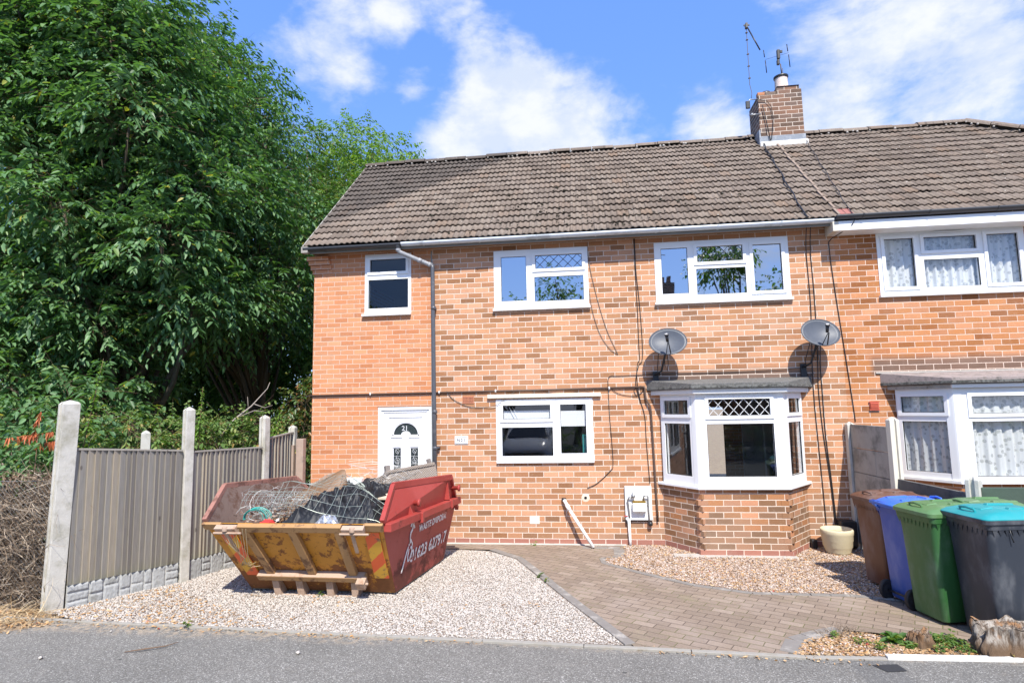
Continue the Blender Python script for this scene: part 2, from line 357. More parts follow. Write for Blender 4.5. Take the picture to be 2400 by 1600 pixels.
# plain interiors (seen dimly through the glass)
b = MB()
for z in (.12, 2.48, 2.56, 4.62): b.quad((-4.4,.12,z),(PARTY-.03,.12,z),(PARTY-.03,5.3,z),(-4.4,5.3,z))
for x in (-2.5, .55, PARTY-.03): b.box(x-.04, x, .12, 5.3, .13, 4.61)
b.box(-4.38, 2.3, 3.9, 3.95, .13, 2.47); b.box(3.2, PARTY-.1, 3.9, 3.95, .13, 2.47); b.box(-4.38, PARTY-.1, 3.9, 3.95, 2.57, 4.61)
b.build('interior_partition', M_plaster, house)
b = MB()
for z in (.12, 2.48, 2.56, 4.62): b.quad((PARTY+.03,.12,z),(9.1,.12,z),(9.1,5.3,z),(PARTY+.03,5.3,z))
b.box(PARTY+.03, PARTY+.07, .12, 5.3, .13, 4.61); b.box(PARTY+.1, 9.1, 3.2, 3.25, .13, 4.61)
b.build('interior_partition', M_plaster, neigh)

# ---------------------------------------------------------------- windows
def window(parent, rect, lights, T=None, label=None, sill=.045, sillz=None, y=-.012, glass=None, name='window', sillx=(.02,.02), lead=None, upper=True):
    """rect in local x,z; lights: (x0,x1,z0,z1,kind) kind: f fixed / s opening sash / l leaded opening"""
    glass = glass or M_glass
    x0, x1, z0, z1 = rect
    fr = MB(T); fr.holes(x0, x1, z0, z1, [(l[0]-(.028 if l[4] in 'sl' else 0), l[1]+(.028 if l[4] in 'sl' else 0), l[2]-(.028 if l[4] in 'sl' else 0), l[3]+(.028 if l[4] in 'sl' else 0)) for l in lights], y, y+.07)
    f = fr.build(name, M_upvc, parent, bevel=.004)
    if label: f['label'] = label
    sa = MB(T); ga = MB(T); gl = MB(T); ld = MB(T); anys = False; anyl = False
    for (a, b_, c, d, k) in lights:
        if k in 'sl':
            anys = True; sa.holes(a-.046, b_+.046, c-.046, d+.046, [(a, b_, c, d)], y-.016, y+.04)
        g = .006; ga.holes(a-.001, b_+.001, c-.001, d+.001, [(a+g, b_-g, c+g, d-g)], y+.012, y+.03)
        gl.quad((a,y+.02,c),(b_,y+.02,c),(b_,y+.02,d),(a,y+.02,d))
        if k == 'l':
            anyl = True; h = d-c; st = h*.62
            n = int((b_-a)/(h/1.62*1.0))
            step = (b_-a)/max(round((b_-a)/(h*.62)), 1); t = .0075
            def clipbar(px, pz, qx, qz):
                dx, dz = qx-px, qz-pz; u0, u1 = 0., 1.
                for (pp, dd, lo, hi) in ((px, dx, a, b_), (pz, dz, c, d)):
                    ua, ub = (lo-pp)/dd, (hi-pp)/dd
                    if ua > ub: ua, ub = ub, ua
                    u0, u1 = max(u0, ua), min(u1, ub)
                if u1-u0 > .02: ld.beam((px+dx*u0, y+.016, pz+dz*u0), (px+dx*u1, y+.016, pz+dz*u1), t, .004, (0,1,0))
            k0 = -2
            while a+k0*step < b_+2*step:
                xx = a+k0*step; clipbar(xx, c, xx+step*1.5, d); clipbar(xx, c, xx-step*1.5, d); k0 += 1
    if anys: sa.build('opening_sash', M_upvc, f, bevel=.004)
    ga.build('glazing_gasket', M_gasket, f); gl.build('glass_pane', glass, f)
    if anyl: ld.build('diamond_leading', lead or M_lead, f)
    if sill:
        sz = sillz if sillz is not None else z0
        s = MB(T); s.box(x0-sillx[0], x1+sillx[1], y-sill, .05, sz-.035, sz); s.build('window_sill', M_upvc, f, bevel=.005)
    return f
window(house, W1, [(-1.305,-.90,3.72,4.435,'f'), (-.755,-.02,4.215,4.435,'l'), (-.775,-.005,3.70,4.09,'f')], glass=M_glassu, label='upstairs window with a diamond leaded fanlight, centre of the front')
window(house, W2, [(1.19,1.585,3.73,4.44,'f'), (1.725,2.40,4.20,4.44,'l'), (1.705,2.43,3.70,4.10,'f'), (2.545,2.955,3.72,4.43,'s')], glass=M_glassu, label='wide upstairs window above the bay')
window(house, X1, [(-3.47,-2.865,4.29,4.50,'s'), (-3.50,-2.83,3.69,4.165,'f')], glass=M_glassx, label='narrow upstairs window above the front door', sillx=(.04,.0), sill=.05)
g1 = window(house, G1, [(-1.31,-.575,1.87,2.085,'s'), (-1.33,-.545,1.31,1.745,'f'), (-.425,-.035,1.345,2.085,'f')], label='kitchen window with a half drawn white blind', sill=.03, sillx=(0,.0))
b = MB(); b.quad((-1.31,.06,1.87),(-.57,.06,1.87),(-.57,.06,2.0),(-1.31,.06,2.0)); b.quad((-.43,.06,1.75),(-.03,.06,1.75),(-.03,.06,1.985),(-.43,.06,1.985))
b.build('roller_blind', M_blind, g1)
b = MB(); b.box(-.10,-.03,.14,.17,1.30,1.62); b.build('teal_bottle', simple('teal_plastic', (.03,.22,.22), .4), g1)
b = MB(); b.beam((-1.22,.03,2.06),(-1.12,.03,1.88),.006,.006); b.beam((-1.17,.03,2.06),(-1.07,.03,1.88),.004,.004); b.build('cord', M_white, g1)
b = MB(); b.box(-1.55,.20,-.05,.06,2.195,2.255); b.build('lintel', M_conclint, house, bevel=.008)
w3 = window(neigh, W3, [(4.40,4.80,3.69,4.41,'s'), (4.94,5.64,4.21,4.41,'s'), (4.925,5.66,3.67,4.08,'f'), (5.78,6.19,3.69,4.41,'s')], label='upstairs window with net curtains')
b = MB(); b.box(5.1,5.5,-.045,-.03,4.462,4.478); b.build('trickle_vent', M_upvc, w3, bevel=.002)

def curtain(parent, x0, x1, z0, z1, y, T=None, name='net_curtain', amp=.022, per=.12, seed=0):
    n = int((x1-x0)/.008); V = []; 
    for j, z in enumerate((z1, (z0+z1)/2, z0)):
        for i in range(n+1):
            x = x0+(x1-x0)*i/n; a = amp*(.45+.55*min(j, 1))
            yy = y+a*math.sin(x/per*6.283+1.3*math.sin(x*5+seed))+.35*a*math.sin(x/per*14.1+seed+j*.5)
            p = Vector((x, yy, z)); V.append(T @ p if T is not None else p)
    F = [(j*(n+1)+i, j*(n+1)+i+1, (j+1)*(n+1)+i+1, (j+1)*(n+1)+i) for j in range(2) for i in range(n)]
    me = mesh_np(name, [tuple(v) for v in V], F, smooth=True); return link(name, me, M_net, parent)
curtain(w3, 4.33, 6.26, 3.6, 4.5, .09)

# ---------------------------------------------------------------- front door
dr = MB(); pts = []
dr.holes(DOOR[0]+.045, DOOR[1]-.035, .05, 2.05, [(-3.075,-2.955,.62,1.445), (-2.795,-2.675,.62,1.445), (-3.09,-2.66,1.64,1.84)], .015, .05)
M_door = simple('white_composite_door', (.84,.84,.85), .35, .02, 3, bs=.02)
door = dr.build('front_door', M_door, house)
# half round fanlight surround filled around the arch
cx, cz, R_, r_ = -2.875, 1.655, .198, .075
b = MB(); n = 20
arc = [(cx+R_*math.cos(math.pi*i/n), cz+R_*.92*math.sin(math.pi*i/n)) for i in range(n+1)]
for i in range(n):
    (xa, za), (xb, zb) = arc[i], arc[i+1]
    b.hexa([(xa,.014,za),(xb,.014,zb),(xb,.05,zb),(xa,.05,za)], [(xa,.014,1.845),(xb,.014,1.845),(xb,.05,1.845),(xa,.05,1.845)])
b.box(-3.095,cx-R_,.014,.05,1.64,1.845); b.box(cx+R_,-2.655,.014,.05,1.64,1.845); b.box(-3.095,-2.655,.014,.05,1.635,cz)
inn = [(cx+r_*math.cos(math.pi*i/12), cz+r_*.75*math.sin(math.pi*i/12)) for i in range(13)]
b.prism([(x,.012,z) for x, z in inn], (0,.035,0))
b.build('fanlight_surround', M_door, door)
b = MB(); b.tube([(cx+(R_+.018)*math.cos(math.pi*i/24), .012, cz+(R_+.018)*.92*math.sin(math.pi*i/24)) for i in range(25)], .004, 5)
for (a, c, z) in ((-3.24,-2.53,2.01), (-3.15,-2.60,1.93), (-3.12,-2.93,1.615), (-2.83,-2.645,1.615), (-3.095,-2.955,1.465), (-2.805,-2.665,1.465)):
    b.box(a, c, .006, .016, z-.005, z+.004)
b.build('moulding', simple('grey_shadow_moulding', (.50,.50,.52), .5), door)
b = MB(); b.quad((-3.1,.03,.6),(-2.65,.03,.6),(-2.65,.03,1.86),(-3.1,.03,1.86)); b.build('obscure_glass', simple('dark_obscure_glass', (.03,.04,.04), .25, .4, 40, bs=.4), door)
text_mesh('house_number', '21', .105, (-2.945,.025,1.722), (1,0,0), (0,0,1), M_lead2, door, bold=.001)
b = MB()
for x in (-3.015, -2.735):
    w_ = .056
    for z in (.8, .98, 1.16, 1.32): b.box(x-w_, x+w_, .022, .026, z-.002, z+.002)
    for (zc, rr) in ((1.25,.04),(1.24,.022),(1.08,.03),(1.40,.028),(.93,.034),(.86,.03)):
        b.tube([(x+rr*math.cos(k/10*6.283)*1.1, .023, zc+rr*1.2*math.sin(k/10*6.283)) for k in range(11)], .0028, 4, caps=False)
    b.tube([(x-.03,.023,1.43),(x+.02,.023,1.37),(x-.02,.023,1.31),(x+.02,.023,1.2),(x-.02,.023,1.12),(x+.025,.023,1.03),(x-.02,.023,.95),(x+.02,.023,.85)], .003, 4)
b.build('rose_leading', M_lead2, door)
b = MB(); b.holes(DOOR[0], DOOR[1], .0, DOOR[3], [(DOOR[0]+.05, DOOR[1]-.04, .045, 2.045)], -.004, .06); b.build('door_frame', M_upvc, door, bevel=.003)
b = MB(); b.box(-2.56,-2.54,-.03,.01,.95,1.15); b.box(-2.62,-2.54,-.045,-.03,1.03,1.05); b.build('door_handle', M_alu, door, bevel=.003)
b = MB(); b.box(DOOR[0], DOOR[1], -.2, .02, -.02, .045); b.build('doorstep', M_conc, house, bevel=.01)
b = MB(); b.box(DOOR[0]-.01, DOOR[1]+.01, -.003, .0, 2.09, 2.10); b.build('door_seal', M_gasket, house)

# ---------------------------------------------------------------- bays
def bay(parent, xs, d, mat, slabz, sillz, brick_mat_, full=True, curtains=False, left_only=False):
    x0, x1, x2, x3 = xs
    segs = [((x0, 0), (x1, -d)), ((x1, -d), (x2, -d)), ((x2, -d), (x3, 0))]
    b = MB()
    for (a, c) in segs: b.quad((a[0],a[1],-.3),(c[0],c[1],-.3),(c[0],c[1],sillz-.03),(a[0],a[1],sillz-.03))
    bw = b.build('bay_wall', brick_mat_, parent)
    return segs, bw
segs, bw = bay(house, (BX0, BX1, BX2, BX3), BD, None, 2.2, .93, M_brickb)
# dog-toothed brick ends at the bay corners: alternate courses poke past the corner
c_ = .0825; M_bcor = brick_mat('brick_bay_corner', .0825, .2282, RB, (.76,.63,.52), phase=.33, zoff=.002, mw=.002, dark=.5)
for (cx_, s) in ((BX1, -1), (BX2, 1)):
    b = MB()
    for k in range(0, 11):
        z0 = k*c_+.008; z1 = z0+c_-.013
        if z1 > .90: break
        if k % 2 == 0:  # front-face brick runs on sideways
            b.hexa([(cx_-s*.10,-BD-.004,z0),(cx_+s*.035,-BD-.004,z0),(cx_+s*.06,-BD+.045,z0),(cx_-s*.1,-BD+.06,z0)], [(cx_-s*.10,-BD-.004,z1),(cx_+s*.035,-BD-.004,z1),(cx_+s*.06,-BD+.045,z1),(cx_-s*.1,-BD+.06,z1)])
        else:           # splay brick pokes forward past the front face
            u_ = Vector((s*-.612,-.79,0)); n_ = Vector((s*.79,-.612,0))
            P = Vector((cx_,-BD,0))
            q = [P+u_*.03+n_*.003, P-u_*.10+n_*.003, P-u_*.10-n_*.06, P+u_*.03-n_*.06]
            if s > 0: q = q[::-1]
            b.hexa([(p.x,p.y,z0) for p in q], [(p.x,p.y,z1) for p in q])
    b.build('corner_bricks', M_bcor, bw, bevel=.003)
def T_seg(a, c):
    a = Vector((a[0], a[1], 0)); c = Vector((c[0], c[1], 0)); x = (c-a).normalized(); y = Vector((-x.y, x.x, 0))
    return Matrix(((x.x, y.x, 0, a.x), (x.y, y.y, 0, a.y), (0, 0, 1, 0), (0, 0, 0, 1))), (c-a).length
ZT = 2.20
TL_, LL = T_seg(*segs[0]); TC_, LC = T_seg(*segs[1]); TR_, LR = T_seg(*segs[2])
bwn = thing('x', (0,0,0), None, None); bpy.data.objects.remove(bwn)
def hexpost(b, x, y, z0, z1, s, w=.07):
    u = Vector((s*.612, .79, 0)); n = Vector((s*.79, -.612, 0)); c = Vector((x, y, 0)); h = w
    pts = [c+Vector((-s*h,-.024,0)), c+Vector((s*.008,-.024,0)), c+u*.008+n*.024+Vector((0,0,0)), c+u*h+n*.024, c+u*h-n*.05, c+Vector((-s*h,.05,0))]
    if s < 0: pts = pts[::-1]
    b.prism([(p.x,p.y,z0) for p in pts], (0,0,z1-z0))
f = window(house, (.05, LL-.05, .93, ZT), [(.13, LL-.12, 1.91, 2.11, 's'), (.12, LL-.11, 1.05, 1.78, 'f')], T=TL_, sill=0, y=-.02, name='bay_window', label='left splayed light of the bay window')
f2 = window(house, (.07, LC-.07, .93, ZT), [(.165, LC-.17, 1.885, 2.115, 'l'), (.13, LC-.135, 1.055, 1.775, 'f')], T=TC_, sill=0, y=-.02, name='bay_window', lead=M_lead2, label='middle light of the bay window with diamond leading on top')
f3 = window(house, (.05, LR-.05, .93, ZT), [(.13, LR-.13, 1.91, 2.11, 's'), (.12, LR-.12, 1.05, 1.78, 'f')], T=TR_, sill=0, y=-.02, name='bay_window', label='right splayed light of the bay window')
for (x, y_) in ((BX1, -BD), (BX2, -BD)):
    b = MB(); hexpost(b, x, y_, .93, ZT, 1 if x > 2 else -1); b.build('bay_corner_post', M_upvc, house)
def offs(xs, d, o):   # splayed outline offset by o
    x0, x1, x2, x3 = xs; k = (x1-x0)/d; e = o*math.sqrt(1+k*k)*1.0; t = o*math.tan(math.atan2(d, x1-x0)/2)
    return [(x0-o/math.sin(math.atan2(d, x1-x0)), .0), (x1-t, -d-o), (x2+t, -d-o), (x3+o/math.sin(math.atan2(d, x1-x0)), .0)]
def slabpoly(xs, d, o, z0, z1, mat, name, parent, bev=.006, zback=None):
    q = offs(xs, d, o); b = MB()
    b.add([(x,y,z0) for x,y in q]+[(x,y,(z1 if i in (1,2) or zback is None else zback)) for i,(x,y) in enumerate(q)], [(3,2,1,0),(4,5,6,7),(0,1,5,4),(1,2,6,5),(2,3,7,6),(3,0,4,7)])
    return b.build(name, mat, parent, bevel=bev)
BXS = (BX0, BX1, BX2, BX3)
def cslab(name, lum):
    m, t = newmat(name); o = t.n('ShaderNodeTexCoord', out=3)
    n = t.noise(o, 55, 6, .8); n2 = t.noise(o, 7, 5, .6)
    c = t.ramp(t.m('ADD', t.m('MULTIPLY', n, .75), t.m('MULTIPLY', n2, .25)), [(.38, tuple(.1*x for x in (1,1,.92))), (.5, tuple(lum*.6*x for x in (1,.98,.92))), (.62, (lum, lum*.97, lum*.92))])
    finish(t, c, .95, n, .9, .012); return m
M_slab = cslab('lichened_concrete_slab', .22); M_slabd = simple('dark_mossy_slab_edge', (.15,.15,.14), .95, .4, 40, bs=.8, dirt=(.05,.05,.045), dscale=26, dlo=.45, dhi=.6)
slabpoly(BXS, BD, .005, .90, .93, M_upvc, 'x', house).name = 'bay_sill_board'
slabpoly(BXS, BD, .055, .885, .925, M_upvc, 'bay_sill', house)
slabpoly(BXS, BD, .09, 2.195, 2.262, M_upvc2, 'bay_fascia', house)
slabpoly(BXS, BD, .135, 2.262, 2.335, M_slab, 'bay_roof', house, zback=2.42)
slabpoly(BXS, BD, .139, 2.268, 2.302, M_slabd, 'roof_edge', house)
slabpoly(BXS, BD, -.08, .86, .90, M_plaster, 'bay_floor', house)
# neighbour's bay
NX = (4.36, 4.80, 7.1, 7.54); ND = .60
nsegs, nbw = bay(neigh, NX, ND, None, 2.2, .98, M_brickn)
NT_, NL = T_seg(*nsegs[0]); NC_, NCL = T_seg(*nsegs[1]); NR_, NRL = T_seg(*nsegs[2])
wa = window(neigh, (.03, NL-.04, 1.0, 2.20), [(.10, NL-.10, 1.88, 2.10, 's'), (.09, NL-.09, 1.08, 1.76, 'f')], T=NT_, sill=0, y=-.02, name='bay_window', label='left splayed light with net curtain')
wb = window(neigh, (.09, NCL-.09, 1.0, 2.20), [(.20, 1.2, 1.86, 2.09, 's'), (.19, 1.21, 1.05, 1.76, 'f'), (1.35, NCL-.2, 1.05, 2.09, 'f')], T=NC_, sill=0, y=-.02, name='bay_window', label='wide middle light with net curtain')
wc = window(neigh, (.05, NRL-.05, 1.0, 2.20), [(.13, NRL-.13, 1.06, 2.10, 'f')], T=NR_, sill=0, y=-.02, name='bay_window')
curtain(wa, .04, NL-.03, 1.02, 2.18, .07, NT_, amp=.02); curtain(wb, .1, NCL-.1, 1.02, 2.18, .08, NC_, amp=.02, per=.14, seed=2)
for x in (NX[1], NX[2]): b = MB(); hexpost(b, x, -ND, 1.0, 2.2, 1 if x > 6 else -1, .088); b.build('bay_corner_post', M_upvc, neigh)
slabpoly(NX, ND, .05, .955, 1.0, M_upvc, 'bay_sill', neigh)
slabpoly(NX, ND, .065, 2.20, 2.255, M_weath, 'bay_fascia', neigh)
b = MB(); b.box(NX[1]-.05, NX[2], -ND-.085, -ND-.06, 2.205, 2.25); b.build('fascia_cover', M_upvc, neigh)
slabpoly(NX, ND, .135, 2.26, 2.335, simple('brown_felted_slab', (.30,.25,.235), .95, .3, 50, bs=.8, dirt=(.12,.11,.10), dscale=9), 'bay_roof', neigh, zback=2.44)
slabpoly(NX, ND, .139, 2.262, 2.302, M_slabd, 'roof_edge', neigh)
b = MB(); b.box(NX[0]-.22, NX[3]+.3, -.02, .0, 2.44, 2.462); b.build('mortar_fillet', M_mortar, neigh)

# ---------------------------------------------------------------- roof
RID = (2.5, 7.20); EAV = (-.22, 4.72)
sl_ = Vector((0, RID[0]-EAV[0], RID[1]-EAV[1])); RL = sl_.length; sd = sl_/RL; rn = Vector((0, -sd.z, sd.y))
def roof_mat():
    m, t = newmat('brown_concrete_roof_tiles'); uv = t.n('ShaderNodeUVMap', uv_map='UVMap'); sp = t.n('ShaderNodeSeparateXYZ', [uv], out=None)
    row = t.m('FLOOR', sp.outputs[1]); tu = t.m('ADD', sp.outputs[0], t.m('MULTIPLY', t.m('FLOORED_MODULO', row, 2.), .5)); col = t.m('FLOOR', tu)
    wn = t.n('ShaderNodeTexWhiteNoise', [t.n('ShaderNodeCombineXYZ', [col, row, 1.7])], out=None, noise_dimensions='3D')
    geo = t.n('ShaderNodeNewGeometry', out=0); gx = t.n('ShaderNodeSeparateXYZ', [geo], out=None)
    fine = t.noise(geo, 60, 5, .7); big = t.noise(geo, .9, 4, .6)
    c = t.ramp(wn.outputs[0], [(0, (.155,.122,.098)), (.35, (.20,.160,.130)), (.7, (.24,.195,.158)), (.95, (.21,.16,.125)), (1, (.23,.165,.12))])
    v = t.m('ADD', .62, t.m('MULTIPLY', fine, .76)); c = t.mix(1., c, t.n('ShaderNodeCombineColor', [v, v, v]), 'MULTIPLY')
    c = t.mix(t.m('MULTIPLY', t.rng(big, .42, .7), .35), c, (.25,.205,.175))
    # streaks down the slope
    st = t.noise(t.n('ShaderNodeMapping', {0: geo, 3: (11., .5, .5)}), 6, 4, .75); c = t.mix(t.m('MULTIPLY', t.rng(st, .45, .7), .55), c, (.09,.072,.062))
    # sooty patch at the top left corner of the roof
    pz = t.m('SUBTRACT', gx.outputs[2], t.m('MULTIPLY', gx.outputs[0], .62)); px = t.rng(t.m('ADD', pz, t.m('MULTIPLY', t.noise(geo, 7, 3), .25)), 8.05, 8.25)
    c = t.mix(t.m('MULTIPLY', px, .62), c, (.05,.046,.045))
    # pale lichen and dark moss
    li = t.m('MULTIPLY', t.rng(t.noise(geo, 17, 6, .75), .66, .72), t.rng(t.noise(geo, 1.7, 3), .4, .62)); c = t.mix(li, c, (.62,.58,.50))
    li2 = t.rng(t.n('ShaderNodeTexVoronoi', {'Vector': geo, 'Scale': 7.}, out=0), .085, .05); c = t.mix(t.m('MULTIPLY', li2, .8), c, (.66,.64,.58))
    mo = t.m('MULTIPLY', t.rng(t.noise(geo, 11, 5, .7), .63, .70), t.m('MULTIPLY', t.rng(gx.outputs[2], 6.2, 4.9), t.rng(t.noise(geo, 1.3, 2), .45, .6))); c = t.mix(mo, c, (.055,.05,.03))
    ju = t.m('FRACT', tu); jd = t.m('MINIMUM', ju, t.m('SUBTRACT', 1., ju)); j = t.rng(jd, .012, .03); c = t.mix(t.m('MULTIPLY', t.m('SUBTRACT', 1., j), .6), c, (.07,.055,.045))
    finish(t, c, .92, t.m('ADD', t.m('MULTIPLY', fine, .5), j), .6, .006, spec=.2); return m
M_roof = roof_mat()
NR = 16; TW = .185
def roof_sheet(name, parent, xa, xb, clip=None, reds=()):
    V = []; F = []; UV = []; MI = []
    nx = int((xb-xa)/.0154); xsx = np.linspace(xa, xb, nx+1)
    g = RL/NR; rr = np.random.default_rng(5)
    ph = xsx/TW*2*2*np.pi/2
    wave = .0105*np.sign(np.sin(ph*2))*np.abs(np.sin(ph*2))**.6
    for k in range(NR):
        wob = .006*np.sin(xsx*3.1+k)+.004*np.sin(xsx*9.7+k*2.3)
        tid = np.floor(xsx/TW+.5*(k % 2)).astype(int); tl = np.random.default_rng(k+50).normal(0, .0035, 200)[tid % 200]
        s0 = k*g-.02+wob; s1 = (k+1)*g+.03
        rows = []
        for (s, h, lip) in ((s0+.03, .0, 0), (s0+.014, .026, 1), (s0, .027, 1), (s0+.005, .043, 1), (s0*0+s1, .006, 1)):
            hh = h+(wave if lip else wave*1.0-0)+tl*(1 if h > .01 else 0)
            P = np.stack([xsx, EAV[0]+sd.y*s+rn.y*hh, EAV[1]+sd.z*s+rn.z*hh], 1); rows.append(P)
        base = sum(len(v) for v in V)
        for P in rows: V.append(P)
        n1 = nx+1
        for j in range(4):
            for i in range(nx):
                a = base+j*n1+i
                cxm = (xsx[i]+xsx[i+1])/2; sm = (k+.5)*g
                if clip and not clip(cxm, sm): continue
                F.append((a, a+1, a+n1+1, a+n1)); v0 = k+(.02 if j < 3 else .05); v1 = k+(.05 if j < 3 else .98); MI.append(1 if j == 0 else 0)  # lip underside coloured dark for the shade and dirt in the tile gap
                UV += [(xsx[i]/TW, v0), (xsx[i+1]/TW, v0), (xsx[i+1]/TW, v1), (xsx[i]/TW, v1)]
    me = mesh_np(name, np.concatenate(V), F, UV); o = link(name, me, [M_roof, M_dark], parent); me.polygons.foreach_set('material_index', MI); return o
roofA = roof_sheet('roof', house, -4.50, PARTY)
hip = lambda x, s: x < 7.2+1.34*(RL-s)/RL*2.72
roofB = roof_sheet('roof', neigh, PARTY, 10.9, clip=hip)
b = MB(); b.quad((-4.46,EAV[0],4.69),(PARTY,EAV[0],4.69),(PARTY,2.5,7.17),(-4.46,2.5,7.17)); b.quad((-4.46,5.6,4.6),(-4.46,2.5,7.2),(PARTY,2.5,7.2),(PARTY,5.6,4.6))
b.build('roof_underlay', M_dark, roofA)
b = MB(); b.quad((PARTY,EAV[0],4.69),(10.8,EAV[0],4.69),(7.2,2.5,7.17),(PARTY,2.5,7.17)); b.quad((PARTY,5.6,4.6),(PARTY,2.5,7.2),(7.2,2.5,7.2),(10.8,5.6,4.6)); b.quad((10.8,EAV[0],4.69),(10.8,5.6,4.6),(7.2,2.5,7.17))
b.build('roof_underlay', M_roof, roofB)
# ridge tiles
def ridge(parent, p, q, name='ridge_tiles', w=.115):
    p = Vector(p); q = Vector(q); d = (q-p).normalized(); L = (q-p).length; n = int(L/.42); rr = random.Random(3)
    side = d.cross(Vector((0,0,1))).normalized(); up = side.cross(d); b = MB(); mo = MB()
    for i in range(n):
        a = p+d*(L*i/n); e = p+d*(L*(i+1)/n-.012); dz = rr.uniform(-.014,.014); ro = []
        for c in (a, e):
            ro.append([c+side*w*math.cos(t)+up*(w*.8*math.sin(t)+dz) for t in [math.pi*k/8 for k in range(9)]])
        b.add(ro[0]+ro[1], [(k, k+1, k+10, k+9) for k in range(8)]+[tuple(range(9)), tuple(range(9, 18))[::-1]])
        for s in (-1, 1):
            for k in range(rr.choice([1,2,3])):
                c = a+d*(L/n*(k+rr.uniform(.2,.8))/5)+side*s*(w-.01)+up*rr.uniform(-.03,-.005); r0 = rr.uniform(.010,.026)
                mo.lathe(c, [(0,-r0),(r0*.9,-r0*.5),(r0,0),(r0*.7,r0*.7),(0,r0)], 6)
    o = b.build(name, M_roof, parent, smooth=False); mo.build('ridge_mortar', M_mortar, o); return o
rgm = np.random.default_rng(12); n_ = 150; mx = rgm.normal(-.2, 1.5, n_).clip(-3.9, 3.3); ms = RL*np.abs(rgm.normal(.12, .17, n_)).clip(.02, .8)
MOSS = np.column_stack([mx, EAV[0]+sd.y*ms+rn.y*.048, EAV[1]+sd.z*ms+rn.z*.048])
ridge(house, (-4.52,2.5,7.185), (PARTY,2.5,7.185)); ridge(neigh, (PARTY,2.5,7.185), (7.25,2.5,7.185)); ridge(neigh, (7.2,2.45,7.2), (10.8,-.2,4.74), name='hip_tiles')
# pale mortar line where the two roofs meet, and two reddish tiles at its foot
b = MB()
for k in range(NR):
    s0 = k*RL/NR; a = Vector((0,EAV[0],EAV[1]))+sd*s0+rn*.048; e = a+sd*(RL/NR)*1.06-rn*.008
    x = PARTY+.01*math.sin(k*1.7); b.quad((x-.016,a.y,a.z),(x+.018,a.y,a.z),(x+.018,e.y,e.z),(x-.016,e.y,e.z))
b.build('party_joint', simple('pale_orange_mortar', (.26,.195,.15), .95, .25, 14, bs=.5), roofB, solid=.012)
b = MB()
for i, x in enumerate((PARTY-.01, PARTY+.10)):
    a = Vector((0,EAV[0],EAV[1]))+rn*.045; e = a+sd*.2-rn*.014; b.quad((x,a.y,a.z),(x+.10,a.y,a.z),(x+.10,e.y,e.z),(x,e.y,e.z))
b.build('red_tile', simple('fresh_red_tile', (.30,.12,.10), .9, .2, 20), roofB, solid=.01)
# verge, soffit, fascia, gutters
b = MB(); b.beam((-4.52,-.25,4.69),(-4.52,2.5,7.17),.02,.07); b.box(-4.53,-4.42,-.30,-.2,4.60,4.70); b.build('verge_board', simple('grey_verge_board', (.30,.28,.25), .8, .2, 8), house)
b = MB(); b.box(-4.46, 3.66, -.2, .0, 4.635, 4.655); b.build('soffit', simple('stained_soffit', (.30,.17,.09), .85, .2, 6), house)
b = MB(); b.box(-4.46, 3.66, -.215, -.195, 4.60, 4.70); b.build('fascia', simple('grey_fascia_board', (.22,.22,.21), .7, .2, 6), house)
def gutter(parent, xa, xb, y, z, mat, name='gutter', r=.055, brackets=.9, sag=.0):
    b = MB(); n = 10
    V = []; xs_ = np.linspace(xa, xb, 14)
    pr = [(y+r*math.cos(t), z+r*math.sin(t)) for t in [math.pi+math.pi*k/n for k in range(n+1)]]
    pr2 = [(yy*.0+(y+(r-.006)*math.cos(t)), z+(r-.006)*math.sin(t)) for t, yy in [(math.pi+math.pi*k/n, 0) for k in range(n+1)]]
    prof = pr+pr2[::-1]
    for x in xs_: V += [(x, a, c-sag*(x-xa)) for a, c in prof]
    m = len(prof); b.sm = True
    b.add(V, [(i*m+k, i*m+(k+1)%m, (i+1)*m+(k+1)%m, (i+1)*m+k) for i in range(13) for k in range(m)])
    for x, rev in ((xa, 1), (xb, 0)): b.sm = False; b.add([(x, a, c-sag*(x-xa)) for a, c in pr], [tuple(range(n+1))])
    o = b.build(name, mat, parent)
    x = xa+.35; R2 = r+.006
    while x < xb-.1:
        br = MB()
        for k in range(n):
            t0, t1 = math.pi+math.pi*k/n, math.pi+math.pi*(k+1)/n; zz = z-sag*(x-xa)
            br.hexa([(x,y+r*math.cos(t0),zz+r*math.sin(t0)),(x+.022,y+r*math.cos(t0),zz+r*math.sin(t0)),(x+.022,y+R2*math.cos(t0),zz+R2*math.sin(t0)),(x,y+R2*math.cos(t0),zz+R2*math.sin(t0))],
                    [(x,y+r*math.cos(t1),zz+r*math.sin(t1)),(x+.022,y+r*math.cos(t1),zz+r*math.sin(t1)),(x+.022,y+R2*math.cos(t1),zz+R2*math.sin(t1)),(x,y+R2*math.cos(t1),zz+R2*math.sin(t1))])
        x += brackets; br.build('gutter_bracket', mat, o)
    return o
gutter(house, -4.50, -2.86, GUT_Y, GUT_Z, M_gutterk)['label'] = 'black length of gutter'
gutter(house, -2.86, 3.62, GUT_Y, GUT_Z+.005, M_gutterw)['label'] = 'pale grey length of gutter'
gutter(neigh, 3.64, 9.6, GUT_Y-.06, GUT_Z+.035, M_gutterk, r=.058, brackets=.88)
b = MB(); b.box(3.68, 9.5, -.30, -.0, 4.50, 4.64); b.build('boxed_fascia', M_upvc, neigh, bevel=.004)
b = MB(); b.box(3.60, 3.68, -.297, -.003, 4.50, 4.64); b.build('fascia_end', simple('cream_end_cap', (.62,.57,.48), .5), neigh)
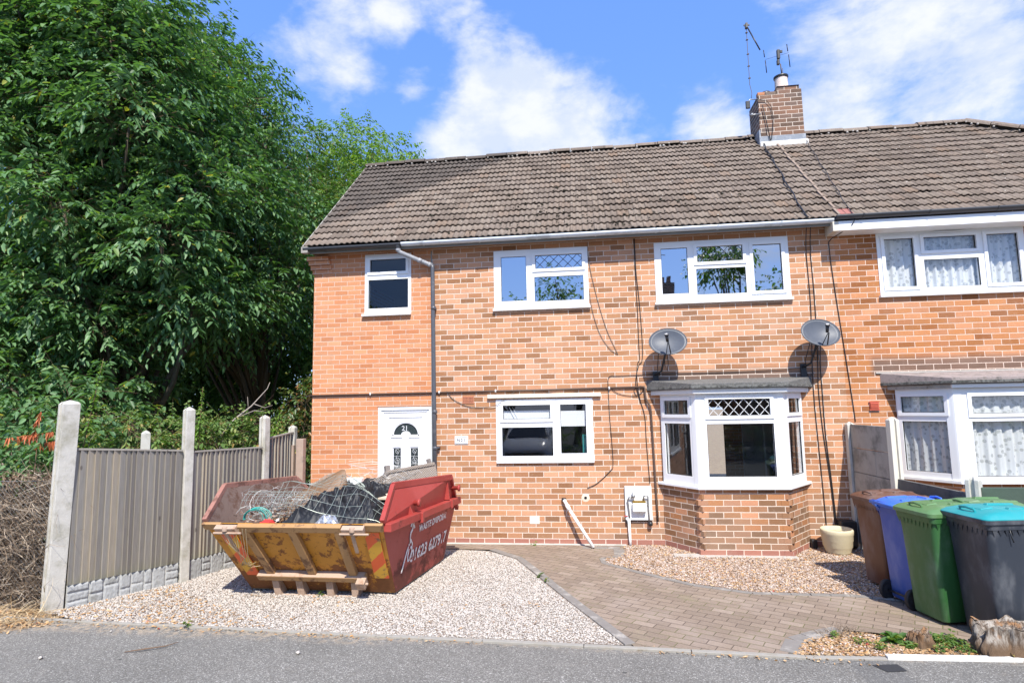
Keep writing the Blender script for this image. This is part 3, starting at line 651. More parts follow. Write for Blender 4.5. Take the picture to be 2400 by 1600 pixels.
# downpipe with swan neck
b = MB(); b.lathe((-2.915,GUT_Y,4.60),[(.045,.07),(.045,0),(.036,-.01),(.036,-.03)],14); b.build('gutter_outlet', M_gutterk, house)
b = MB(); b.tube([(-2.915,GUT_Y,4.62),(-2.912,GUT_Y,4.565),(-2.89,GUT_Y+.015,4.54),(-2.43,-.085,4.345),(-2.412,-.075,4.335)], .035, 14); b.lathe((-2.915,GUT_Y,0),[(.04,4.56),(.04,4.60)],14); b.tube([(-2.62,-.155,4.425),(-2.57,-.135,4.404)], .041, 14); b.tube([(-2.47,-.10,4.362),(-2.43,-.085,4.345)], .041, 14)
b.build('swan_neck', M_pipegal, house)
b = MB(); b.tube([(-2.412,-.075,4.36),(-2.405,-.075,4.30),(-2.39,-.075,2.2),(-2.372,-.075,.05)], .034, 16)
for z in (3.62, 1.98, 1.42, .6): b.lathe((-2.40+.012*(4.3-z)/1.0*.7,-.075,z),[(.034,0),(.041,.005),(.041,.05),(.034,.055)],16)
dp = b.build('downpipe', M_pipe, house)
b = MB(); b.box(-2.39,-2.31,-.07,-.0,1.445,1.47); b.box(-2.44,-2.36,-.06,0,3.63,3.66); b.build('pipe_bracket', M_pipe, dp)
# chimney
CX0, CX1, CY0, CY1 = 3.44, 4.24, 2.17, 2.78
ch = MB(); ch.box(CX0, CX1, CY0, CY1, 6.7, 7.92); ch.box(CX0+.34, CX1, CY0, CY1, 7.921, 8.00); ch.box(CX0+.36, CX1-.03, CY0+.02, CY1-.02, 8.0, 8.08)
chim = ch.build('chimney', M_brickc, house)
b = MB(); b.box(CX0-.002, CX0+.13, CY0-.004, CY0+.1, 7.925, 7.985); b.build('loose_brick', simple('orange_brick', (.45,.2,.1), .9), chim, bevel=.004)
b = MB(); b.box(CX0+.14, CX0+.335, CY0+.0, CY0+.1, 7.925, 7.985); b.build('capping_brick', simple('sooty_brick', (.18,.13,.10), .9), chim, bevel=.004)
b = MB(); b.add([(CX0+.36,CY0,8.08),(CX1-.03,CY0,8.08),(CX1-.03,CY1,8.08),(CX0+.36,CY1,8.08),(3.86,2.33,8.16),(4.1,2.33,8.16),(4.1,2.58,8.16),(3.86,2.58,8.16)], [(4,5,6,7),(0,1,5,4),(1,2,6,5),(2,3,7,6),(3,0,4,7)]); b.build('flaunching', simple('pinkish_flaunching', (.60,.42,.33), .9, .15, 12), chim)
b = MB(); b.lathe((3.985,2.46,0),[(.125,8.12),(.12,8.3),(.118,8.385)],20); b.build('chimney_pot', M_pot, chim)
b = MB(); b.lathe((3.985,2.46,0),[(.118,8.375),(.135,8.385),(.137,8.42),(.09,8.44),(.09,8.3)],20); b.build('pot_rim', M_black, chim)
b = MB(); b.lathe((3.66,2.4,0),[(.07,7.95),(.07,8.02),(.085,8.025),(.085,8.05),(.07,8.055),(.07,8.085),(.08,8.09),(.0,8.10)],16); b.build('flue_cap', M_alu, chim)
b = MB(); b.box(CX0-.015, CX1+.015, CY0-.02, CY0+.3, 6.7, 7.09); b.box(CX0-.03,CX0,CY0-.03,CY1,6.95,7.22); b.build('lead_flashing', M_flash, chim, bevel=.004)
b = MB(); b.box(CX0-.03, CX1+.05, CY0-.06, CY0+.1, 6.86, 6.975); b.build('mortar_apron', simple('white_mortar_apron', (.62,.60,.56), .95, .2, 12, bs=.8), chim, bevel=.02)
for i in range(24):
    pass
# pipe along the wall, fittings
b = MB(); b.tube([(-4.5,-.022,2.300),(-1.0,-.022,2.312),(.86,-.022,2.325)], .013, 8); o = b.build('overflow_pipe', M_brownpipe, house)
for x in (-3.45,-2.32,-1.42,.33): b = MB(); b.lathe((x,-.022,2.31+.003*x),[(0,-.016),(.014,-.014),(.016,.012),(.01,.028),(0,.03)],8); b.build('pipe_clip', M_white, o)
b = MB(); b.tube([(.84,-.03,2.325),(.855,-.03,2.31),(.86,-.03,2.2),(.875,-.04,2.12),(.925,-.04,2.03),(.935,-.035,1.95),(.945,-.03,1.5),(.955,-.03,.95),(.962,-.03,.6),(.965,-.03,.35)], .0145, 8); b.build('waste_pipe', M_brownpipe, house)
b = MB(); b.tube([(-.40,-.05,.66),(-.385,-.06,.63),(-.33,-.10,.55)], .026, 12); b.tube([(-.36,-.085,.595),(-.32,-.11,.52)], .032, 12); b.tube([(-.335,-.10,.55),(.015,-.25,.02)], .024, 12); b.build('waste_pipe', M_white, house)['label'] = 'white waste pipe slanting down to the ground'
b = MB(); b.lathe((-.405,-.03,.665),[(.034,-.02),(.034,.02),(.0,.02)],10); b.build('pipe_collar', M_black, house)
b = MB(); b.lathe((-.08,-.004,.685),[(.0,-.002),(.022,-.002),(.022,.002)],12,'y'); b.build('flue_hole', M_dark, house)
b = MB(); b.lathe((-.08,-.002,.685),[(.0,-.001),(.05,-.0012),(.062,.002)],12,'y'); b.build('mortar_patch', simple('cream_mortar_patch', (.70,.58,.46), .9), house)
b = MB(); b.box(-.93,-.78,-.003,0,.30,.42); b.build('paint_patch', simple('whitish_patch', (.68,.62,.54), .9, .12, 20), house)
vt = MB(); vt.holes(-1.95,-1.77,2.125,2.235,[(-1.937+.0225*i,-1.937+.0225*i+.013,2.137+.0225*j,2.137+.0225*j+.013) for i in range(7) for j in range(4)],-.008,.01); vt.build('air_brick', M_terra, house)
vt = MB(); vt.box(4.02,4.14,-.02,.0,1.925,2.035); vt.box(4.01,4.15,-.028,-.012,2.03,2.045); vt.box(4.01,4.15,-.028,-.012,1.915,1.93)
for k in range(5): vt.add([(4.025,-.02,1.94+k*.018),(4.135,-.02,1.94+k*.018),(4.135,-.036,1.936+k*.018),(4.025,-.036,1.936+k*.018),(4.025,-.02,1.95+k*.018),(4.135,-.02,1.95+k*.018)], [(0,1,2,3),(3,2,5,4),(0,3,4),(1,5,2)])
vt.build('air_vent', M_redvent, neigh)
pl = MB(); pl.box(-2.08,-1.865,-.014,0,1.50,1.625); plq = pl.build('number_plaque', M_white, house, bevel=.004)
pl = MB(); pl.holes(-2.07,-1.875,1.51,1.615,[(-2.058,-1.887,1.522,1.603)],-.017,-.013); pl.build('plaque_border', simple('grey_plaque_line', (.45,.46,.48), .6), plq)
text_mesh('plaque_lettering', 'N21', .066, (-2.045,-.016,1.54), (1,0,0), (0,0,1), simple('grey_lettering', (.12,.12,.14), .6), plq, space=1.35, bold=.0012)
# gas meter box
mt = MB(); mt.box(.50,.89,-.05,0,.37,.86); mtr = mt.build('meter_box', M_white, house, bevel=.006)
b = MB(); b.box(.60,.80,-.13,-.05,.50,.625); b.build('gas_meter', simple('pale_meter_casing', (.76,.75,.72), .5), mtr, bevel=.012)
b = MB(); b.box(.605,.795,-.115,-.05,.625,.655); b.build('brass_plate', simple('brass_band', (.35,.22,.05), .4, metal=.6), mtr)
b = MB(); b.box(.70,.75,-.131,-.128,.59,.596); b.box(.70,.705,-.131,-.128,.555,.56); b.box(.715,.72,-.131,-.128,.553,.562); b.build('meter_marking', M_lead, mtr)
b = MB(); b.tube([(.765,-.08,.66),(.77,-.09,.72),(.80,-.10,.735),(.83,-.09,.72),(.835,-.07,.5),(.84,-.06,.33)], .011, 8); b.tube([(.60,-.09,.70),(.56,-.09,.71),(.535,-.08,.66),(.55,-.07,.5),(.555,-.06,.4)], .012, 8); b.lathe((.62,-.09,0),[(.0,.70),(.025,.705),(.03,.73),(.018,.74),(.02,.78),(0,.785)],12); b.build('meter_pipework', M_alu, mtr)
b = MB(); b.tube([(.545,-.05,.40),(.552,-.05,.1),(.556,-.05,0)], .02, 10); b.build('riser_pipe', M_white, mtr)
b = MB(); b.tube([(.47,-.06,.43),(.53,-.06,.432)], .007, 6); b.build('tap_handle', simple('red_tap', (.5,.05,.04), .4), mtr)
b = MB(); b.lathe((.855,-.05,.315),[(0,-.03),(.03,-.02),(.035,.0),(.03,.03),(0,.04)],10); b.lathe((.52,-.03,.34),[(0,-.03),(.022,-.02),(.025,.0),(.02,.02),(0,.03)],10); b.box(.5,.86,-.03,-.0,.352,.372); b.build('dark_valve', M_black, mtr)
# second white box by the door
b = MB(); b.box(-3.93,-3.55,-.12,0,.72,1.00); eb = b.build('electric_meter_box', M_white, house, bevel=.01)

# ---------------------------------------------------------------- dishes and aerials
def dish(x, z, label, mirror=1, arm_x=-.17):
    root = thing('satellite_dish', (x, -.03, z-.45), label, 'satellite dish', 'satellite dishes on the front wall')
    T = Matrix.Translation((x, -.33, z)) @ Matrix.Rotation(rad(-6*mirror), 4, 'Z') @ Matrix.Rotation(rad(-24), 4, 'X')
    b = MB(T); nr, ns = 7, 36; V = [(0, .055, 0)]; F = []
    for i in range(1, nr+1):
        r = i/nr
        for k in range(ns):
            a = 2*math.pi*k/ns; V.append((.265*r*math.cos(a), .055*(1-r*r), .215*r*math.sin(a)))
    F += [(0, 1+k, 1+(k+1)%ns) for k in range(ns)]
    for i in range(nr-1): F += [(1+i*ns+k, 1+(i+1)*ns+k, 1+(i+1)*ns+(k+1)%ns, 1+i*ns+(k+1)%ns) for k in range(ns)]
    b.sm = True; b.add(V, F); b.sm = False
    b.tube([(.267*math.cos(2*math.pi*k/36), .0, .217*math.sin(2*math.pi*k/36)) for k in range(37)], .006, 6, caps=False)
    b.build('reflector', M_dish, root, solid=.003)
    b = MB(T); b.tube([(.03,-.02,-.21),(.0,-.19,-.12)], .009, 6); b.tube([(-.03,.0,-.2),(-.01,-.18,-.12)], .006, 6); b.build('feed_arm', M_black, root)
    b = MB(T); b.tube([(-.02,-.24,-.04),(-.01,-.17,-.10)], [.024,.02], 12); b.tube([(-.02,-.255,-.028),(-.02,-.24,-.04)], .03, 12); b.build('receiver', M_black, root)
    b = MB(T); b.tube([(-.025,-.262,-.022),(-.023,-.254,-.029)], .02, 12); b.build('receiver_cap', simple('pale_cap', (.5,.5,.5), .4), root)
    b = MB(); b.tube([(x-.02,-.25,z-.04),(x-.03,-.2,z-.18),(x+arm_x*.5,-.12,z-.42),(x+arm_x,-.05,z-.47)], .016, 8); b.box(x+arm_x-.03,x+arm_x+.05,-.03,.0,z-.62,z-.42); b.build('bracket', M_black, root)
    b = MB(); b.tube([(x-.03,-.3,z-.18),(x-.04,-.2,z-.25),(x-.03,-.1,z-.33),(x-.0,-.12,z-.42),(x+.02,-.13,z-.3),(x+.0,-.2,z-.2)], .005, 5); b.tube([(x-.13,-.25,z-.15),(x-.13,-.05,z-.35),(x-.125,-.02,z-.52),(x-.1,-.03,z-.62),(x-.03,-.03,z-.56)], .006, 5); b.build('loose_wire', M_cable, root)
    return root
dish(1.19, 2.97, 'grey satellite dish on the brick wall between the upstairs window and the bay roof')
dish(3.31, 3.03, 'grey satellite dish beside the neighbouring house, above the right end of the bay roof', mirror=-1)
r = thing('tv_aerial', (3.36, 2.3, 7.6), 'tall thin mast with one long drooping rod on the left side of the chimney', 'aerial')
b = MB(); b.tube([(3.31,2.14,7.86),(3.345,2.2,8.0),(3.33,2.25,8.2),(3.35,2.3,9.42)], .006, 5)
for z in (8.35,8.6,8.85,9.15,9.3): b.box(3.325,3.365,2.27,2.31,z,z+.01)
b.build('mast', M_rusty, r)
b = MB(); b.tube([(3.36,2.3,9.45),(3.50,2.05,8.78)], .014, 6); b.build('receiving_rod', M_black, r)
b = MB(); b.box(3.33,3.37,2.26,2.33,9.40,9.50); b.box(3.30,3.41,2.28,2.30,9.45,9.475); b.build('mast_head', M_black, r)
b = MB(); b.box(3.18,3.26,2.06,2.10,7.63,7.78); b.build('amplifier', M_black, r, bevel=.01)
b = MB(); b.tube([(3.22,2.1,7.74),(3.27,2.12,7.83),(3.44,2.15,7.84)], .010, 6); b.tube([(3.24,2.12,7.52),(3.46,2.13,7.53)], .012, 6);  b.tube([(3.29,2.12,7.5),(3.30,2.12,7.55)], .02, 6); b.build('wall_bracket', M_alu, r)
b = MB(); b.tube([(3.4,2.13,7.83),(3.58,2.14,7.80),(3.66,2.14,7.68),(3.685,2.14,7.4),(3.66,2.14,7.2),(3.62,2.12,7.0)], .006, 5); b.tube([(3.5,2.13,7.7),(3.55,2.13,7.4),(3.6,2.12,6.98)], .009, 5); b.build('cable', M_cable, r)
r = thing('tv_aerial', (4.0, 2.46, 8.4), 'small aerial with upright side rods above the whitewashed chimney pot', 'aerial')
b = MB(); b.tube([(4.03,2.46,8.3),(4.03,2.46,8.6)], .006, 5); b.tube([(4.0,2.44,8.47),(3.99,2.44,8.68)], .012, 6); b.build('mast', M_rusty, r)
b = MB(); b.box(3.93,3.985,2.40,2.46,8.78,8.97); b.box(3.92,3.97,2.40,2.46,8.66,8.76); b.box(3.99,4.04,2.42,2.44,8.9,8.96); b.build('dipole_box', M_black, r, bevel=.008)
b = MB()
for (x, za, zb) in ((3.70,8.85,9.0),(3.72,8.52,8.78),(4.145,8.93,9.08),(4.165,8.60,8.86)): b.tube([(x,2.44,za),(x-.01,2.44,zb)], .009, 6)
b.tube([(3.71,2.44,8.8),(4.16,2.44,8.9)], .003, 4); b.build('side_rod', M_black, r)

# ---------------------------------------------------------------- loose cables on the wall
def cable(pts, label, r=.0045, mat=None, name='wall_cable'):
    # Catmull smoothing
    P = [Vector(p) for p in pts]; Q = []
    for i in range(len(P)-1):
        p0, p1, p2, p3 = P[max(i-1,0)], P[i], P[i+1], P[min(i+2,len(P)-1)]
        for k in range(5):
            t = k/5; Q.append(.5*((2*p1)+(p2-p0)*t+(2*p0-5*p1+4*p2-p3)*t*t+(3*p1-p0-3*p2+p3)*t**3))
    Q.append(P[-1]); b = MB(); b.tube(Q, r, 5); o = b.build(name, mat or M_cable, None)
    return tag(o, label, 'cable')
cable([(.07,-.02,4.6),(.10,-.015,4.2),(.22,-.012,3.6),(.33,-.012,3.2),(.43,-.012,2.95),(.48,-.01,2.83)], 'thin cable from the gutter looping past the right edge of the centre upstairs window', .004, M_cabledk)
cable([(.075,-.03,3.85),(.12,-.015,3.5),(.22,-.012,3.15),(.36,-.012,2.92),(.48,-.01,2.83)], 'thin cable starting beside the centre upstairs window and meeting its twin at one wall hole', .004, M_cabledk)
cable([(.79,-.02,4.62),(.79,-.012,4.2),(.80,-.012,3.6),(.80,-.012,3.0),(.80,-.012,2.75),(.77,-.012,2.68),(.75,-.012,2.5),(.76,-.012,2.3),(.79,-.012,2.1)], 'dark cable dropping from the gutter between the two upstairs windows, left of the pair', .0055)
cable([(.80,-.02,4.62),(.805,-.012,4.1),(.83,-.012,3.7),(.85,-.012,3.2),(.85,-.012,2.85),(.83,-.012,2.7),(.79,-.012,2.66),(.73,-.012,2.42),(.76,-.012,2.2),(.84,-.012,1.9),(.85,-.012,1.5),(.875,-.012,.9)], 'dark cable between the upstairs windows that carries on down behind the brown pipe', .0055)
cable([(3.1,-.02,2.55),(2.2,-.012,2.515),(1.2,-.012,2.515),(.5,-.012,2.50),(.36,-.012,2.50),(.32,-.012,2.45),(.315,-.012,2.3),(.32,-.012,1.9),(.34,-.012,1.5),(.345,-.012,1.17),(.3,-.012,1.08),(.1,-.012,.9),(-.05,-.012,.83)], 'cable running along the wall above the bay roof and down right of the kitchen window', .005)
cable([(-2.2,-.012,2.33),(-2.1,-.012,2.2),(-1.85,-.012,2.08),(-1.6,-.012,2.06),(-1.42,-.03,2.09),(-1.25,-.03,2.2),(-1.08,-.02,2.33)], 'pale cable sagging across the left end of the kitchen window lintel', .0045, M_cabledk)
cable([(-.85,-.03,2.30),(-.6,-.02,2.26),(-.3,-.015,2.25),(0.02,-.02,2.29),(.2,-.02,2.32)], 'short slack cable hung under the brown pipe above the kitchen window', .004)
cable([(.36,-.015,2.31),(.45,-.012,2.24),(.6,-.012,2.20),(.75,-.012,2.20),(.84,-.012,2.28),(.8,-.012,2.34),(.7,-.012,2.28),(.74,-.012,2.18)], 'knot of dark cable left of the bay fascia', .0045)
cable([(3.30,-.12,4.62),(3.31,-.02,4.3),(3.32,-.012,3.6),(3.31,-.012,3.2),(3.28,-.012,2.6),(3.27,-.012,2.1),(3.285,-.012,1.4),(3.30,-.012,.8),(3.31,-.012,.22)], 'cable down the wall right of the bay, left of a bunch of three', .0065)
cable([(3.36,-.12,4.62),(3.37,-.02,4.3),(3.38,-.012,3.6),(3.37,-.012,3.0),(3.355,-.012,2.6),(3.34,-.012,2.2),(3.36,-.012,1.6),(3.41,-.012,.9),(3.43,-.012,.3)], 'middle cable of the bunch hanging right of the bay', .0065)
cable([(3.40,-.05,2.9),(3.39,-.012,2.6),(3.39,-.012,2.2),(3.39,-.012,1.6),(3.42,-.012,1.0),(3.45,-.012,.3)], 'cable hanging from the right satellite dish to the plant pot', .007)
cable([(3.9,-.33,4.70),(3.86,-.31,4.58),(3.74,-.2,4.49),(3.66,-.02,4.44),(3.64,-.012,4.3),(3.68,-.012,3.6),(3.74,-.012,2.8),(3.79,-.012,2.1),(3.81,-.012,1.76)], 'black cable crossing the white boxed fascia and dropping to the concrete fence', .0065)
for (nm, xx0, xx1, lab, r_) in (('a', 3.48, 3.25, 'thick dark cable down the roof slope from the chimney to the gutter', .011), ('b', 4.26, 3.88, 'thin dark cable down the roof right of the pale joint line', .006)):
    pts = []
    for k in range(14):
        t_ = k/13; s_ = RL*(.93-.93*t_); x_ = xx0+(xx1-xx0)*t_+.012*math.sin(k*2.1)
        p = Vector((x_, EAV[0], EAV[1]))+sd*s_+rn*(.062); pts.append(tuple(p))
    pts.append((pts[-1][0], GUT_Y-.07, GUT_Z+.04))
    cable(pts, lab, r_, name='roof_cable')
# ================================================================ GROUND
def asphalt():
    m, t = newmat('asphalt'); g = t.n('ShaderNodeNewGeometry', out=0)
    f = t.noise(g, 120, 3, .7); v = t.n('ShaderNodeTexVoronoi', {'Vector': g, 'Scale': 130.}, out=None); vs = t.n('ShaderNodeSeparateColor', [v.outputs[1]], out=None)
    big = t.noise(g, 1.2, 5, .6); mid = t.noise(g, 7, 4, .6)
    c = t.ramp(vs.outputs[0], [(0, (.12,.113,.10)), (.5, (.175,.166,.15)), (.8, (.24,.228,.205)), (.93, (.33,.315,.285)), (1, (.48,.46,.42))])
    c = t.mix(t.rng(f, .2, .6), (.115,.108,.096), c)
    v = t.m('ADD', .72, t.m('MULTIPLY', big, .6)); c = t.mix(1., c, t.n('ShaderNodeCombineColor', [v, v, v]), 'MULTIPLY')
    c = t.mix(t.m('MULTIPLY', t.rng(mid, .6, .75), .3), c, (.26,.23,.19))
    xy = t.n('ShaderNodeSeparateXYZ', [g], out=None)
    # blown debris and dust near the kerb
    e = t.m('MULTIPLY', t.rng(t.m('ADD', xy.outputs[1], t.m('MULTIPLY', t.noise(g, 3, 4), .25)), -3.72, -3.50), t.rng(t.noise(g, 16, 5, .7), .42, .62)); c = t.mix(t.m('MULTIPLY', e, .7), c, (.42,.33,.23))
    # darker tarmac patch at the lower right
    px = t.m('ADD', xy.outputs[0], t.m('MULTIPLY', t.noise(g, 5, 2), .1)); pt = t.m('MULTIPLY', t.rng(px, 2.02, 2.06), t.rng(px, 2.42, 2.38)); c = t.mix(t.m('MULTIPLY', pt, .35), c, (.10,.10,.10))
    sp = t.rng(t.n('ShaderNodeTexVoronoi', {'Vector': g, 'Scale': 2.3}, out=0), .05, .035); c = t.mix(t.m('MULTIPLY', sp, .7), c, (.04,.04,.04))
    finish(t, c, .85, t.m('ADD', f, t.m('MULTIPLY', v, .5)), .8, .006, spec=.3); return m
def paving():
    m, t = newmat('block_paving_path'); g = t.n('ShaderNodeNewGeometry', out=0)
    rot = t.n('ShaderNodeMapping', {0: g, 2: (0, 0, rad(28))}); sp = t.n('ShaderNodeSeparateXYZ', [rot], out=None)
    wob = t.m('MULTIPLY', t.m('SUBTRACT', t.noise(g, 6, 3), .5), .012)
    u = t.m('DIVIDE', t.m('ADD', sp.outputs[0], wob), .21); v = t.m('DIVIDE', t.m('ADD', sp.outputs[1], wob), .105)
    row = t.m('FLOOR', v); uu = t.m('ADD', u, t.m('MULTIPLY', t.m('FLOORED_MODULO', row, 2.), .5)); col = t.m('FLOOR', uu)
    fu = t.m('FRACT', uu); fv = t.m('FRACT', v)
    d = t.m('MINIMUM', t.m('MULTIPLY', t.m('MINIMUM', fu, t.m('SUBTRACT', 1., fu)), .21), t.m('MULTIPLY', t.m('MINIMUM', fv, t.m('SUBTRACT', 1., fv)), .105))
    f = t.noise(g, 45, 5, .7); d = t.m('ADD', d, t.m('MULTIPLY', t.m('SUBTRACT', f, .5), .005)); k = t.rng(d, .002, .006)
    wn = t.n('ShaderNodeTexWhiteNoise', [t.n('ShaderNodeCombineXYZ', [col, row, 9.])], noise_dimensions='3D')
    c = t.ramp(wn, [(0, (.215,.165,.125)), (.5, (.245,.188,.143)), (.9, (.27,.208,.158)), (1, (.30,.235,.185))])
    v2 = t.m('ADD', .66, t.m('MULTIPLY', f, .68)); c = t.mix(1., c, t.n('ShaderNodeCombineColor', [v2, v2, v2]), 'MULTIPLY')
    c = t.mix(t.m('MULTIPLY', t.rng(t.noise(g, 1.5, 5, .6), .45, .7), .6), c, (.33,.265,.22))
    jc = t.mix(t.rng(t.noise(g, 2.5, 4), .45, .6), (.12,.09,.07), (.15,.14,.065))
    c = t.mix(k, jc, c); c = t.mix(t.m('MULTIPLY', t.rng(t.noise(g, 3.3, 6, .7), .55, .75), .35), c, (.16,.125,.10)); c = t.mix(t.m('MULTIPLY', t.rng(t.noise(g, 1.1, 5, .7), .58, .72), .3), c, (.25,.235,.12))
    finish(t, c, .88, t.m('ADD', k, t.m('MULTIPLY', f, .4)), .6, .006, spec=.25); return m
def gravelbase(name, cols, sc=62., dark=(.20,.15,.11)):
    m, t = newmat(name); g = t.n('ShaderNodeNewGeometry', out=0)
    v = t.n('ShaderNodeTexVoronoi', {'Vector': g, 'Scale': sc}, out=None); cs = t.n('ShaderNodeSeparateColor', [v.outputs[1]], out=None)
    c = t.ramp(cs.outputs[0], cols); c = t.mix(t.rng(v.outputs[0], .35, .75), c, dark)
    finish(t, c, .95, t.m('SUBTRACT', 1., v.outputs[0]), 1., .015, spec=.15); return m
GP = [(0, (.40,.29,.22)), (.2, (.29,.20,.15)), (.45, (.48,.38,.31)), (.75, (.60,.52,.46)), (.9, (.36,.22,.13)), (1, (.20,.13,.09))]
GW = [(0, (.42,.375,.33)), (.3, (.51,.465,.415)), (.7, (.565,.52,.47)), (.93, (.45,.385,.33)), (1, (.34,.25,.19))]
M_grav = gravelbase('pale_pink_gravel', GW); M_grav2 = gravelbase('pinkish_gravel', GP)
M_asph = asphalt(); M_pave = paving()
M_soil = simple('dry_soil_and_litter', (.27,.20,.13), .95, .35, 14, bs=.9, dirt=(.42,.33,.20), dscale=11)
M_edge = simple('grey_edging_block', (.21,.19,.17), .9, .15, 10, bs=.4, dirt=(.38,.35,.31), dscale=5)
def poly_obj(name, pts, z, mat, kind='structure', sub=None):
    b = MB(); b.quad(*[(x, y, z) for x, y in pts]); o = b.build(name, mat); tag(o, kind=kind); return o
o = poly_obj('ground', [(-160,-160),(160,-160),(160,160),(-160,160)], -.03, M_soil)
tag(poly_obj('far_ground', [(-120,-160),(120,-160),(120,-9.6),(-120,-9.6)], -.022, simple('front_garden_turf', (.05,.055,.05), .95, .3, 5)), kind='structure')
poly_obj('road', [(-60,-9.6),(60,-9.6),(60,-3.70),(3.5,-3.71),(1.8,-3.80),(-1.9,-3.645),(-4.9,-3.50),(-5.35,-3.52),(-5.6,-3.72),(-6.3,-4.1),(-60,-4.4)], -.012, M_asph)
drive = [(-5.72,-3.25),(-5.25,-3.46),(-1.9,-3.60),(.26,-3.66),(-.30,-2.46),(-1.02,-.86),(-1.5,-.42),(-2.2,-.30),(-4.5,-.28),(-4.7,-.1),(-4.72,-1.0)]
poly_obj('gravel_drive', drive, -.004, M_grav)
path = [(.33,-3.70),(1.56,-3.77),(1.72,-3.46),(2.2,-3.17),(3.4,-3.42),(3.9,-3.2),(3.7,-2.45),(2.7,-2.20),(1.71,-2.18),(1.13,-1.92),(.6,-1.48),(.14,-1.02),(.10,-.82),(.42,-.62),(.45,-.33),(-2.42,-.26),(-2.42,-.0),(-2.1,0),(.7,0),(.7,-.001),(-2.44,0),(-2.44,-.30),(-1.5,-.38),(-.95,-.84),(-.24,-2.43)]
path = [(.33,-3.70),(1.56,-3.77),(1.72,-3.46),(2.2,-3.17),(3.4,-3.42),(3.9,-3.2),(3.7,-2.45),(2.7,-2.20),(1.71,-2.18),(1.13,-1.92),(.6,-1.48),(.14,-1.02),(.10,-.82),(.42,-.62),(.45,0),(-3.4,0),(-3.4,-.3),(-1.45,-.38),(-.95,-.84),(-.24,-2.43)]
poly_obj('paving_path', path, .004, M_pave)
bed = [(.45,0),(.43,-.62),(.12,-.80),(.15,-1.0),(.62,-1.44),(1.15,-1.88),(1.72,-2.13),(2.7,-2.15),(3.75,-2.4),(3.8,0)]
poly_obj('gravel_bed', bed, -.0, M_grav2)
plant_bed = [(1.62,-3.76),(1.80,-3.46),(2.22,-3.22),(3.4,-3.46),(6,-3.3),(6,-3.66),(2.36,-3.74)]
poly_obj('planting_bed', plant_bed, .0, M_soil)
def edging(pts, w, z, name, blk=.2, mat=M_edge):
    b = MB(); rr = random.Random(4)
    for i in range(len(pts)-1):
        a = Vector((*pts[i], 0)); c = Vector((*pts[i+1], 0)); L = (c-a).length; n = max(1, round(L/blk)); d = (c-a)/n
        for k in range(n):
            p = a+d*k; q = a+d*(k+1)-d.normalized()*.006; h = z+rr.uniform(-.003,.003)
            b.beam((p.x,p.y,h-.03),(q.x,q.y,h-.03),w,.06)
    o = b.build(name, mat, bevel=.004); tag(o, kind='structure'); return o
edging([(-1.45,-.36),(-.99,-.84),(-.27,-2.44),(.30,-3.66)], .10, .010, 'path_edging')
edging([(.42,-.62),(.12,-.80),(.14,-1.02),(.6,-1.48),(1.13,-1.92),(1.71,-2.17),(2.7,-2.19),(3.7,-2.43)], .07, .012, 'path_edging')
edging([(1.59,-3.72),(1.72,-3.46),(2.0,-3.28),(2.2,-3.18)], .15, .012, 'path_edging')
edging([(-.14,-.17),(.40,-.20)], .13, .012, 'path_edging'); edging([(.37,-.27),(.37,-.60)], .15, .010, 'path_edging')
edging([(-6.1,-3.45),(-5.3,-3.475),(-1.9,-3.62),(1.7,-3.785),(2.33,-3.755)], .055, .004, 'kerb', .9, simple('worn_kerb_concrete', (.30,.28,.245), .9, .2, 9, bs=.4, dirt=(.28,.25,.2), dscale=5))
edging([(2.33,-3.745),(3.5,-3.70),(9,-3.70)], .05, .02, 'kerb', .9, simple('white_kerb', (.62,.61,.58), .9, .1, 9))
b = MB(); b.box(-3.4,.5,-.05,.0,-.02,.016); o = b.build('concrete_strip', M_conc, bevel=.005); tag(o, kind='structure')
b = MB(); b.box(1.1,2.7,-.66,-.5,-.02,.014); o = b.build('concrete_footing', M_mortar, bevel=.005); tag(o, kind='structure')
poly_obj('tarmac_patch', [(2.16,-3.88),(2.36,-3.85),(2.38,-3.97),(2.22,-4.0)], -.008, simple('fresh_black_tarmac', (.03,.03,.032), .9, .2, 30, bs=.6))

def inside(poly, P):
    x, y = P[:, 0], P[:, 1]; r = np.zeros(len(P), bool); n = len(poly)
    for i in range(n):
        x0, y0 = poly[i]; x1, y1 = poly[(i+1) % n]
        c = ((y0 > y) != (y1 > y)) & (x < (x1-x0)*(y-y0)/((y1-y0) if y1 != y0 else 1e-9)+x0); r ^= c
    return r
OCT_V = np.array([(1,0,0),(0,1,0),(-1,0,0),(0,-1,0),(.1,.1,1),(0,-.1,-1)], float)
OCT_F = np.array([(0,1,4),(1,2,4),(2,3,4),(3,0,4),(1,0,5),(2,1,5),(3,2,5),(0,3,5)])
CUB_V = np.array([(-1,-.8,-1),(1,-1,-.8),(.8,1,-1),(-1,.9,-.9),(-.7,-.8,.8),(.8,-.6,1),(.7,.8,.7),(-.8,.7,1)], float)
CUB_F = np.array([(3,2,1),(3,1,0),(4,5,6),(4,6,7),(0,1,5),(0,5,4),(1,2,6),(1,6,5),(2,3,7),(2,7,6),(3,0,4),(3,4,7)])
def rand_rot(n, rg):
    q = rg.normal(size=(n, 4)); q /= np.linalg.norm(q, axis=1)[:, None]; w_, x, y, z = q.T
    return np.stack([1-2*(y*y+z*z), 2*(x*y-z*w_), 2*(x*z+y*w_), 2*(x*y+z*w_), 1-2*(x*x+z*z), 2*(y*z-x*w_), 2*(x*z-y*w_), 2*(y*z+x*w_), 1-2*(x*x+y*y)], 1).reshape(n, 3, 3)
